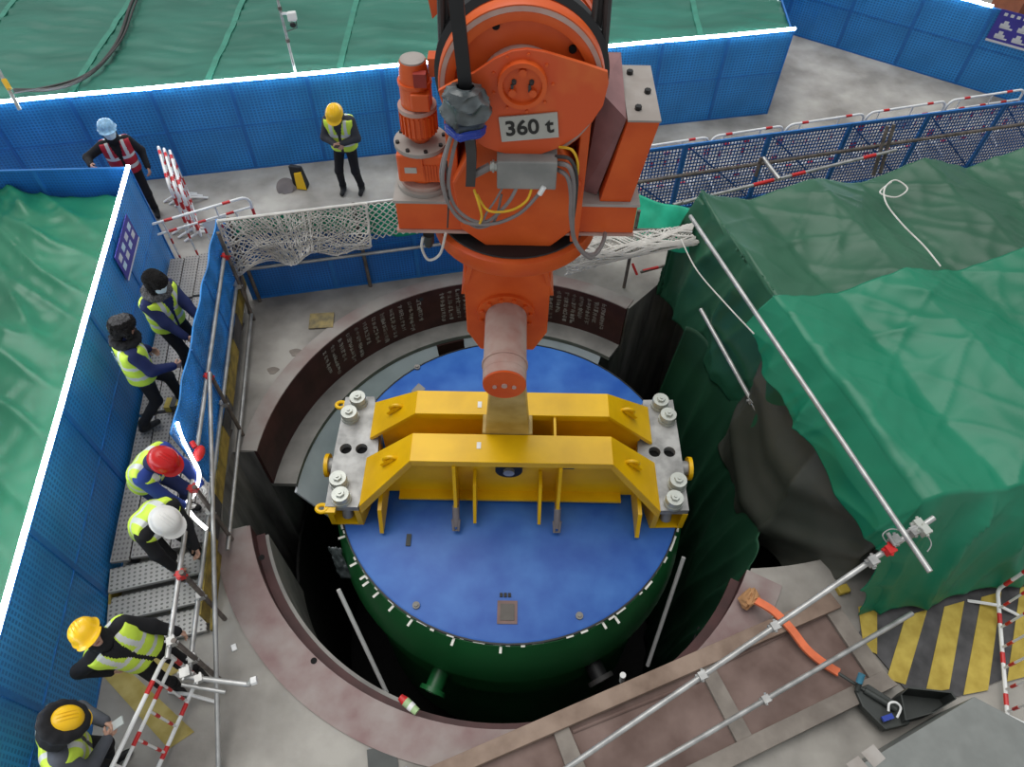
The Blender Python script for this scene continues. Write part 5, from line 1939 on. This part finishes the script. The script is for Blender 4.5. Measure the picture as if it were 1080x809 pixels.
# ================================================================== people
def surface_nets(Fv, org, h):
    ins = Fv < 0
    nx, ny, nz_ = Fv.shape
    c = [ins[i:nx - 1 + i, j:ny - 1 + j, k:nz_ - 1 + k] for i in (0, 1) for j in (0, 1) for k in (0, 1)]
    s = sum(x.astype(np.int8) for x in c)
    act = (s > 0) & (s < 8)
    idx = -np.ones(act.shape, dtype=np.int64)
    cells = np.argwhere(act)
    idx[act] = np.arange(len(cells))
    acc = np.zeros((len(cells), 3))
    cnt = np.zeros(len(cells))
    ci, cj, ck = cells.T
    corners = [(i, j, k) for i in (0, 1) for j in (0, 1) for k in (0, 1)]
    for a in range(8):
        for b in range(a + 1, 8):
            A_, B_ = corners[a], corners[b]
            if sum(abs(A_[q] - B_[q]) for q in range(3)) != 1:
                continue
            fa = Fv[ci + A_[0], cj + A_[1], ck + A_[2]]
            fb = Fv[ci + B_[0], cj + B_[1], ck + B_[2]]
            cr = (fa < 0) != (fb < 0)
            t = np.where(cr, fa / np.where(cr, fa - fb, 1), 0)
            pa, pb = np.array(A_, float), np.array(B_, float)
            acc += np.where(cr[:, None], pa + t[:, None] * (pb - pa), 0)
            cnt += cr
    verts = (cells + acc / cnt[:, None]) * h + org
    faces = []
    for ax in range(3):
        sl0 = [slice(None)] * 3
        sl1 = [slice(None)] * 3
        sl0[ax] = slice(0, -1)
        sl1[ax] = slice(1, None)
        diff = ins[tuple(sl0)] != ins[tuple(sl1)]
        e = np.argwhere(diff)
        u, v = (ax + 1) % 3, (ax + 2) % 3
        ok = (e[:, u] > 0) & (e[:, v] > 0) & (e[:, u] < Fv.shape[u] - 1) & (e[:, v] < Fv.shape[v] - 1)
        e = e[ok]
        q = []
        for du, dv in ((0, 0), (1, 0), (1, 1), (0, 1)):
            f = e.copy()
            f[:, u] -= du
            f[:, v] -= dv
            q.append(idx[f[:, 0], f[:, 1], f[:, 2]])
        q = np.stack(q, 1)
        flip = ~ins[e[:, 0], e[:, 1], e[:, 2]]
        q[flip] = q[flip][:, ::-1]
        faces.append(q)
    return verts, np.concatenate(faces)
def caps_d(p, a, b, ra, rb, sq=None):
    a, b = np.array(a), np.array(b)
    ba = b - a
    L2 = max(1e-9, ba @ ba)
    t = np.clip(((p - a) @ ba) / L2, 0, 1)
    q = p - a - t[..., None] * ba
    return np.sqrt((q * q).sum(-1)) - (ra + (rb - ra) * t)
def blob(prims, h, k=0.03, cuts=(), pad=0.05):
    """prims: (a,b,ra,rb,mat). smooth union; cuts: functions p->d to intersect. returns verts, faces, per-face mat"""
    lo = np.min([np.minimum(np.array(q[0]) - q[2], np.array(q[1]) - q[3]) for q in prims], 0) - pad
    hi = np.max([np.maximum(np.array(q[0]) + q[2], np.array(q[1]) + q[3]) for q in prims], 0) + pad
    ax = [np.arange(lo[i], hi[i] + h, h) for i in range(3)]
    g = np.stack(np.meshgrid(*ax, indexing='ij'), -1)
    D = None
    for (a, b, ra, rb, mi) in prims:
        d = caps_d(g, a, b, ra, rb)
        if D is None:
            D = d
        else:
            hh_ = np.clip(0.5 + 0.5 * (D - d) / k, 0, 1)
            D = D * (1 - hh_) + d * hh_ - k * hh_ * (1 - hh_)
    for cf in cuts:
        D = np.maximum(D, cf(g))
    vs, fs = surface_nets(D, lo, h)
    fc = vs[fs].mean(1)
    dm = np.stack([caps_d(fc, a, b, ra, rb) for (a, b, ra, rb, mi) in prims], 0)
    mi = np.array([q[4] for q in prims])[dm.argmin(0)]
    return vs, fs, fc, mi
def mesh_obj(name, vs, fs, mi, mats, parent):
    me = bpy.data.meshes.new(name)
    me.from_pydata(vs.tolist(), [], fs.tolist())
    for m_ in mats:
        me.materials.append(m_)
    me.polygons.foreach_set('material_index', np.asarray(mi, dtype=np.int32))
    me.polygons.foreach_set('use_smooth', np.ones(len(fs), dtype=bool))
    me.update()
    o = bpy.data.objects.new(name, me)
    COL.objects.link(o)
    o.parent = parent
    return o
def ik(a, c, l1, l2, hint):
    a, c, hint = Vector(a), Vector(c), Vector(hint)
    d = c - a
    L = min(d.length, (l1 + l2) * 0.995)
    d.normalize()
    c = a + d * L
    x = (l1 * l1 - l2 * l2 + L * L) / (2 * L)
    hgt = math.sqrt(max(0, l1 * l1 - x * x))
    hp = hint - d * hint.dot(d)
    hp.normalize()
    return a + d * x + hp * hgt, c
def person(label, loc, face_deg, pose, look):
    """local frame: +X forward, +Y left, +Z up; the Empty stands at the feet"""
    t = thing('person', label, 'person', loc, rz=math.radians(face_deg))
    S = pose.get('scale', 1.0)
    pitch, roll, yaw = [math.radians(pose.get(k_, 0)) for k_ in ('pitch', 'roll', 'yaw')]
    pelvis = Vector(pose.get('pelvis', (0, 0, 0.93)))
    Rt = Matrix.Rotation(yaw, 3, 'Z') @ Matrix.Rotation(roll, 3, 'X') @ Matrix.Rotation(pitch, 3, 'Y')
    Rm = Matrix.Rotation(yaw * .5, 3, 'Z') @ Matrix.Rotation(roll * .6, 3, 'X') @ Matrix.Rotation(pitch * .6, 3, 'Y')
    waist = pelvis + Rm @ V(0, 0, 0.20)
    chest = waist + Rt @ V(0.0, 0, 0.20)
    neck = waist + Rt @ V(0.0, 0, 0.345)
    shL, shR = waist + Rt @ V(0, 0.185, 0.275), waist + Rt @ V(0, -0.185, 0.275)
    hp_, hr_, hy_ = [math.radians(pose.get(k_, 0)) for k_ in ('hpitch', 'hroll', 'hyaw')]
    Rh = Matrix.Rotation(yaw * .7 + hy_, 3, 'Z') @ Matrix.Rotation(roll * .5 + hr_, 3, 'X') @ Matrix.Rotation(hp_, 3, 'Y')
    Rn = Matrix.Rotation(yaw * .7, 3, 'Z') @ Matrix.Rotation(roll * .7, 3, 'X') @ Matrix.Rotation((pitch + hp_) * .5, 3, 'Y')
    hbase = neck + Rn @ V(0.02, 0, 0.07)
    head = hbase + Rh @ V(0.02, 0, 0.10)
    hipL, hipR = pelvis + V(0, .095, -.02), pelvis + V(0, -.095, -.02)
    fL, fR = Vector(pose.get('footL', (0, .11, .08))), Vector(pose.get('footR', (0, -.11, .08)))
    kL, aL = ik(hipL, fL, .43, .44, pose.get('kneeL', (1, .1, 0)))
    kR, aR = ik(hipR, fR, .43, .44, pose.get('kneeR', (1, -.1, 0)))
    hL = Vector(pose.get('handL', (.05, .27, .82)))
    hR = Vector(pose.get('handR', (.05, -.27, .82)))
    eL, wL = ik(shL, hL, .285, .265, pose.get('elbL', (-.6, .5, -.6)))
    eR, wR = ik(shR, hR, .285, .265, pose.get('elbR', (-.6, -.5, -.6)))
    # material slots: 0 skin 1 jacket 2 trousers 3 boots 4 glove/hand
    hm = look.get('hand', M_skin)
    mats = [M_skin, look['jacket'], look['trousers'], look.get('boots', M_boot), hm]
    b = look.get('bulk', 1.0)
    pr = []
    def cap(a, c, ra, rc, mi): pr.append((tuple(a), tuple(c), ra, rc, mi))
    for y_ in (-.065, .065):
        cap(pelvis + V(0, y_, 0), waist + Rm @ V(0, y_, 0), .125 * b, .118 * b, 1)
        cap(waist + Rm @ V(0, y_, 0), chest + Rt @ V(.005, y_ * 1.35, 0), .118 * b, .118 * b, 1)
    cap(shL + Rt @ V(0, -.04, -.02), shR + Rt @ V(0, .04, -.02), .092 * b, .092 * b, 1)
    cap(chest, neck + Rt @ V(0, 0, .02), .11 * b, .068, 1)
    cap(neck, hbase, .062, .056, look.get('neck', 1))
    for s_, e_, w_ in ((shL, eL, wL), (shR, eR, wR)):
        cap(s_, e_, .078 * b, .062 * b, 1)
        cap(e_, w_, .062 * b, .045 * b, 1)
    for h_, k_, a_ in ((hipL, kL, aL), (hipR, kR, aR)):
        cap(h_, k_, .098, .070, 2)
        cap(k_, a_ + V(0, 0, .05), .070, .055, 2)
        fd = Matrix.Rotation(pose.get('toe', 0.0), 3, 'Z') @ V(1, 0, 0)
        cap(a_ + V(-.04, 0, -.035), a_ + fd * .15 + V(0, 0, -.04), .046, .04, 3)
        cap(a_ + V(0, 0, .05), a_ + V(0, 0, -.02), .056, .05, 3)
    # head: skull, jaw, nose, ears, brow
    H_ = lambda x, y, z: head + Rh @ V(x, y, z)
    cap(H_(-.02, 0, .035), H_(.015, 0, .035), .092, .088, 0)
    cap(H_(.02, 0, -.01), H_(.035, 0, -.075), .072, .046, 0)
    cap(H_(.10, 0, .0), H_(.108, 0, -.022), .010, .015, 0)
    cap(H_(.072, -.03, .035), H_(.072, .03, .035), .022, .022, 0)
    for y_ in (-1, 1):
        cap(H_(0, y_ * .085, .015), H_(-.005, y_ * .09, -.025), .018, .012, 0)
    vs, fs, fc, mi = blob(pr, 0.014, 0.035)
    # hands, finer grid, joined to the same body mesh
    def hand(w_, e_, side, grip):
        d = (w_ - e_).normalized()
        up = V(0, 0, 1)
        palm_n = pose.get('palm' + side, None)
        pn = Vector(palm_n) if palm_n else V(0, -1 if side == 'L' else 1, -.3)
        pn = (pn - d * pn.dot(d)).normalized()
        sd_ = d.cross(pn).normalized()
        out = []
        c0 = w_ + d * .005
        kn = w_ + d * .085
        for i_, o_ in enumerate((-.03, -.01, .01, .03)):
            out.append((tuple(c0 + sd_ * o_ * .6), tuple(kn + sd_ * o_), .017, .013, 4))
        for i_, (o_, L_) in enumerate(((-.03, .058), (-.01, .075), (.011, .08), (.031, .070))):
            a0 = kn + sd_ * o_
            d1 = (d * math.cos(grip) + pn * math.sin(grip)).normalized()
            d2 = (d * math.cos(grip * 2.1) + pn * math.sin(grip * 2.1)).normalized()
            a1 = a0 + d1 * L_ * .55
            out.append((tuple(a0), tuple(a1), .0105, .0095, 4))
            out.append((tuple(a1), tuple(a1 + d2 * L_ * .5), .0095, .0075, 4))
        th0 = w_ + d * .03 + sd_ * .026
        th1 = th0 + (d * .6 + sd_ * .7 + pn * .4).normalized() * .045
        out.append((tuple(th0), tuple(th1), .015, .012, 4))
        out.append((tuple(th1), tuple(th1 + (d * .8 + pn * .6).normalized() * .035), .012, .009, 4))
        return blob(out, 0.0055, 0.006, pad=.02)
    for w_, e_, sd in ((wL, eL, 'L'), (wR, eR, 'R')):
        v2, f2, _, m2 = hand(w_, e_, sd, pose.get('grip', .6))
        fs = np.concatenate([fs, f2 + len(vs)])
        vs = np.concatenate([vs, v2])
        mi = np.concatenate([mi, m2])
    body = mesh_obj('body', vs, fs, mi, mats, t)
    # face
    M4 = Matrix.Translation(head) @ Rh.to_4x4()
    for y_ in (-.032, .032):
        m = MB()
        m.ball(M4 @ V(.088, y_, .012), .011, 6)
        obj('eye', m, M_eye, t, smooth=True, local=True)
    if not look.get('mask'):
        m = MB()
        m.ball(M4 @ V(.083, 0, -.062), (.008, .024, .006), 6, M=Rh)
        obj('mouth', m, M_lip, t, smooth=True, local=True)
    else:
        m = MB()
        vv = []
        for i in range(9):
            for j in range(11):
                a_ = -1.25 + 2.5 * j / 10
                z_ = .012 - .115 * i / 8
                r_ = .104 - .020 * abs(i / 8 - .35) * 1.6 + .012 * math.exp(-(a_ / .3) ** 2)
                vv.append(M4 @ V(.01 + r_ * math.cos(a_), r_ * .92 * math.sin(a_), z_))
        m.add(vv, [(i * 11 + j, (i + 1) * 11 + j, (i + 1) * 11 + j + 1, i * 11 + j + 1) for i in range(8) for j in range(10)])
        o = obj('face_mask', m, M_mask, t, smooth=True, local=True)
        s_ = o.modifiers.new('thickness', 'SOLIDIFY')
        s_.thickness = .006
    # headgear
    hg = look.get('hat')
    if hg and hg[0] == 'helmet':
        m = MB()
        M5 = M4 @ Matrix.Translation((-.005, 0, .045)) @ Matrix.Rotation(hg[2] if len(hg) > 2 else -.05, 4, 'Y') @ Matrix.Diagonal((1.12, .98, 1, 1))
        m.lathe([(.142, -.004), (.146, .002), (.135, .012), (.128, .03), (.122, .06), (.108, .09), (.080, .116), (.04, .130), (.0, .134)], M5, 28)
        o = obj('helmet', m, hg[1], t, smooth=True, local=True)
        m = MB()
        for y_ in (-.03, 0, .03):
            m.tube([M5 @ V(x_, y_, .004 + .132 * math.sqrt(max(0, 1 - (x_ / .127) ** 2 - (y_ / .127) ** 2))) for x_ in [-.105 + .21 * i / 10 for i in range(11)]], .008, 6)
        obj('ridge', m, hg[1], o, smooth=True, local=True)
        m = MB()
        vv = []
        for i in range(13):
            a_ = -1.0 + 2.0 * i / 12
            for r_, z_ in ((.132, .006), (.185 - .03 * a_ * a_, -.008), (.185 - .03 * a_ * a_, -.013), (.132, -.002)):
                vv.append(M5 @ V(r_ * math.cos(a_), r_ * math.sin(a_), z_))
        m.add(vv, [(i * 4 + k_, i * 4 + (k_ + 1) % 4, (i + 1) * 4 + (k_ + 1) % 4, (i + 1) * 4 + k_) for i in range(12) for k_ in range(4)])
        obj('peak', m, hg[1], o, smooth=True, local=True)
        # cap liner / balaclava under the helmet
        if look.get('liner'):
            prs = [(tuple(H_(-.03, 0, .03)), tuple(H_(-.045, 0, -.09)), .102, .085, 0), (tuple(H_(-.02, .06, .0)), tuple(H_(.02, .045, -.09)), .055, .045, 0), (tuple(H_(-.02, -.06, .0)), tuple(H_(.02, -.045, -.09)), .055, .045, 0), (tuple(H_(-.05, 0, -.1)), tuple(neck), .095, .11, 0)]
            v3, f3, _, m3 = blob(prs, .014, .03)
            mesh_obj('hood', v3, f3, m3, [look['liner']], t)
        if look.get('hoodup'):
            prs = []
            for i in range(12):
                a0, a1 = 2 * PI * i / 12, 2 * PI * (i + 1) / 12
                def hp3(a_): return tuple(H_(-.015 + .150 * math.cos(a_), .132 * math.sin(a_), .075 - .02 * math.cos(a_)))
                prs.append((hp3(a0), hp3(a1), .048, .048, 0))
                if math.cos(a0) < .5:
                    prs.append((hp3(a0), tuple(H_(-.03 + .10 * math.cos(a0), .11 * math.sin(a0), -.10)), .045, .05, 0))
            v3, f3, _, m3 = blob(prs, .014, .03)
            mesh_obj('raised_hood', v3, f3, m3, [look['liner']], t)
    elif hg and hg[0] == 'fur':
        prs = [(tuple(H_(-.03, 0, .07)), tuple(H_(.03, 0, .075)), .118, .108, 0), (tuple(H_(.085, -.04, .085)), tuple(H_(.085, .04, .085)), .045, .045, 0),
               (tuple(H_(-.01, .092, .05)), tuple(H_(.015, .082, -.08)), .045, .038, 0), (tuple(H_(-.01, -.092, .05)), tuple(H_(.015, -.082, -.08)), .045, .038, 0), (tuple(H_(-.085, 0, .04)), tuple(H_(-.085, 0, -.07)), .06, .06, 0)]
        v3, f3, fc3, m3 = blob(prs, .012, .03)
        jit = np.random.RandomState(3).normal(0, .0045, v3.shape)
        m3 = (fc3 @ np.array(Rh @ V(0, 0, 1)) > np.array(H_(0, 0, .15)) @ np.array(Rh @ V(0, 0, 1))).astype(int) if len(hg) > 2 else m3
        mesh_obj('fur_hat', v3 + jit, f3, m3, [hg[1]] + ([hg[2]] if len(hg) > 2 else []), t)
        if look.get('collar'):
            prs = []
            for i in range(10):
                a0, a1 = 2 * PI * i / 10, 2 * PI * (i + 1) / 10
                prs.append((tuple(neck + Rt @ V(.01 + .115 * math.cos(a0), .125 * math.sin(a0), .03)), tuple(neck + Rt @ V(.01 + .115 * math.cos(a1), .125 * math.sin(a1), .03)), .05, .05, 0))
            v3, f3, _, m3 = blob(prs, .014, .03)
            mesh_obj('fur_collar', v3 + np.random.RandomState(4).normal(0, .004, v3.shape), f3, m3, [look['collar']], t)
    # hi-vis vest: shell around the torso, open in front
    if look.get('vest'):
        g_ = .026
        tors = [(a, c, ra + g_, rc + g_, 0) for (a, c, ra, rc, mm_) in pr[:5]]
        Ti = Rt.transposed()
        Tn = np.array(Ti)
        wn = np.array(waist)
        def loc_(p): return (p - wn) @ Tn.T
        def cut_top(p): return loc_(p)[..., 2] - .335
        def cut_bot(p): return (-.22 * 1.0 - loc_(p)[..., 2])
        def cut_arm(p):
            q = loc_(p)
            return np.abs(q[..., 1]) - (.215 * b)
        def cut_armhole(p):
            q = loc_(p)
            r_ = np.sqrt(q[..., 0] ** 2 + (q[..., 2] - .27) ** 2)
            return np.minimum(.105 - r_, 1.0) * (np.abs(q[..., 1]) > .19) + (np.abs(q[..., 1]) <= .19) * -1.0
        def cut_neck(p):
            q = loc_(p)
            return .085 - np.sqrt((q[..., 0] - .03) ** 2 + q[..., 1] ** 2 + (np.minimum(0, q[..., 2] - .30)) ** 2 * .35)
        v3, f3, fc3, m3 = blob(tors, .012, .03, cuts=(cut_top, cut_bot, cut_arm, cut_neck))
        q = loc_(fc3)
        x_, y_, z_ = q.T
        mv = np.zeros(len(f3), int)
        mv[(z_ > -.115) & (z_ < -.06)] = 1
        mv[(z_ > .06) & (z_ < .112)] = 1
        mv[(np.abs(np.abs(y_) - .115) < .026) & (z_ > .1)] = 1
        front = (x_ > 0) & (np.abs(y_) < .022 + np.maximum(0, z_ - .06) * .22)
        mv[front] = 2
        vest = mesh_obj('vest', v3, f3, mv, [look['vest'], M_vest_s, look['jacket']], t)
        if look.get('print'):
            random.seed(9)
            m = MB()
            for i in range(4):
                for k_ in range(4):
                    hz = random.random() < .5
                    c = waist + Rt @ V(-(.118 * b + g_ + .012), -.08 + .052 * i + random.uniform(-.012, .012), .165 + random.uniform(-.018, .018))
                    m.box(c, (.012, .036 if hz else .007, .007 if hz else .036), M=Rt)
            obj('vest_print', m, M_txtblue, vest, local=True)
    ph = look.get('phone')
    if ph:
        c = (wL + wR) / 2 if ph == 'both' else (wR if ph == 'R' else wL)
        e_ = (eL + eR) / 2 if ph == 'both' else (eR if ph == 'R' else eL)
        d = (c - e_).normalized()
        c = c + d * .10 + V(.0, 0, .035)
        m = MB()
        m.box(c, (.15, .075, .012), M=Matrix.Rotation(-.35, 3, 'Y'))
        o = obj('handset', m, look.get('phone_mat', M_blackr), None, local=True)
        wm = Matrix.Translation(loc) @ Matrix.Rotation(math.radians(face_deg), 4, 'Z')
        o.location = wm.to_translation()
        o.rotation_euler = (0, 0, math.radians(face_deg))
        tag(o, look['phone_label'], 'phone')
        o.name = 'mobile_phone'
    return t
V_Y = dict(vest=M_vest)
person('person in a red vest and pale blue helmet behind the short dark fence', (-6.22, 9.50, 0), -62,
       dict(handR=(.30, -.42, 1.32), elbR=(-.2, -1, -.4), handL=(.12, .30, .95)),
       dict(jacket=M_black_c, trousers=M_black_c, vest=M_vest_r, hat=('helmet', M_hat_b), liner=M_black_c, mask=True))
person('person in a yellow helmet looking down at a phone by the long back fence', (-2.86, 10.25, 0), -92,
       dict(hpitch=38, pitch=6, handL=(.28, .05, 1.14), handR=(.28, -.06, 1.12), elbL=(-.3, .8, -.6), elbR=(-.3, -.8, -.6), footL=(.0, .15, .08), footR=(.02, -.17, .08)),
       dict(jacket=M_dark_c, trousers=M_black_c, vest=M_vest, hat=('helmet', M_hat_y), liner=M_dark_c, phone='both', phone_label='dark phone held by the person in a yellow helmet at the back', bulk=1.08))
person('masked person in a black fur hat, facing the pit at the far rail', (-4.30, 5.92, 0.40), -22,
       dict(pitch=10, hpitch=12, handR=(.42, -.16, .92), handL=(.40, .12, 1.0), elbR=(-.4, -.6, -.6), pelvis=(-.03, 0, .93)),
       dict(jacket=M_navy_c, trousers=M_black_c, vest=M_vest, hat=('fur', M_fur), collar=M_furg, mask=True, bulk=1.1))
person('person in a grey-topped fur hat seen from behind, walking along the walkway', (-4.42, 5.12, 0.40), 38,
       dict(pitch=6, hpitch=6, handR=(.34, -.22, .98), handL=(.2, .3, .9), footL=(.24, .10, .08), footR=(-.30, -.08, .11), pelvis=(0, 0, .90), elbR=(-.5, -.6, -.6)),
       dict(jacket=M_navy_c, trousers=M_black_c, vest=M_vest, hat=('fur', M_fur, M_furg), collar=M_black_c, print=True, bulk=1.1))
person('person in a red helmet and blue jacket bending over the railing', (-3.82, 3.72, 0.40), -18,
       dict(pitch=40, hpitch=42, pelvis=(-.10, 0, .86), handL=(.48, .12, .74), handR=(.44, -.14, .70), elbL=(-.2, .8, -.4), elbR=(-.2, -.8, -.4), footL=(-.02, .12, .08), footR=(-.05, -.14, .08)),
       dict(jacket=M_blue_c, trousers=M_navy_c, vest=M_vest, hat=('helmet', M_hat_r), liner=M_navy_c, hand=M_hat_w, bulk=1.05))
person('person in a white helmet and black jacket stooping at the top of the steps', (-3.68, 3.20, 0.30), -28,
       dict(pitch=48, hpitch=35, pelvis=(-.08, 0, .88), handL=(.50, .02, .62), handR=(.40, -.22, .66), elbL=(-.2, .8, .2), elbR=(-.2, -.9, .1), footL=(.10, .12, .08), footR=(-.06, -.12, .08)),
       dict(jacket=M_black_c, trousers=M_black_c, vest=M_vest, hat=('helmet', M_hat_w), liner=M_black_c, boots=M_shoe, bulk=1.05))
person('person in a yellow helmet looking up, standing at the foot of the steps', (-3.44, 2.02, 0.0), -38,
       dict(pitch=-8, roll=17, hpitch=-24, pelvis=(-.06, -.05, .93), handL=(.10, .30, .92), handR=(-.12, -.36, .96), elbR=(-.6, -.8, 0), footL=(.05, .12, .08), footR=(.0, -.12, .08)),
       dict(jacket=M_black_c, trousers=M_black_c, vest=M_vest, hat=('helmet', M_hat_y), liner=M_black_c, bulk=1.1))
person('person with black hood over a yellow helmet, grey jacket, at the lower left', (-3.86, 1.10, 0), 30,
       dict(pitch=14, hpitch=38, handR=(.36, -.10, 1.12), handL=(.38, .06, 1.14), elbL=(-.3, .8, -.5), elbR=(-.3, -.8, -.5)),
       dict(jacket=M_grey_c, trousers=M_black_c, vest=M_vest, hat=('helmet', M_hat_y), liner=M_black_c, hoodup=True, phone='both', phone_mat=paint('phone_silver', (.45, .48, .47), .4), phone_label='silver phone held by the person at the lower left', bulk=1.15))

# hazard corner pad on the walkway
t = thing('corner_pad', 'small yellow and black foam corner pad on the walkway beside the blue mesh', 'pad', P(184, 427, 0.40))
for k, (dx, mt) in enumerate(((0.0, M_yel_haz), (0.07, M_blk_haz), (0.14, M_yel_haz))):
    m = MB()
    m.box(P(181, 427, 0.46) + V(dx - .03, 0.02 * k, 0), (0.07, 0.16, 0.10))
    obj('pad_piece', m, mt, t)
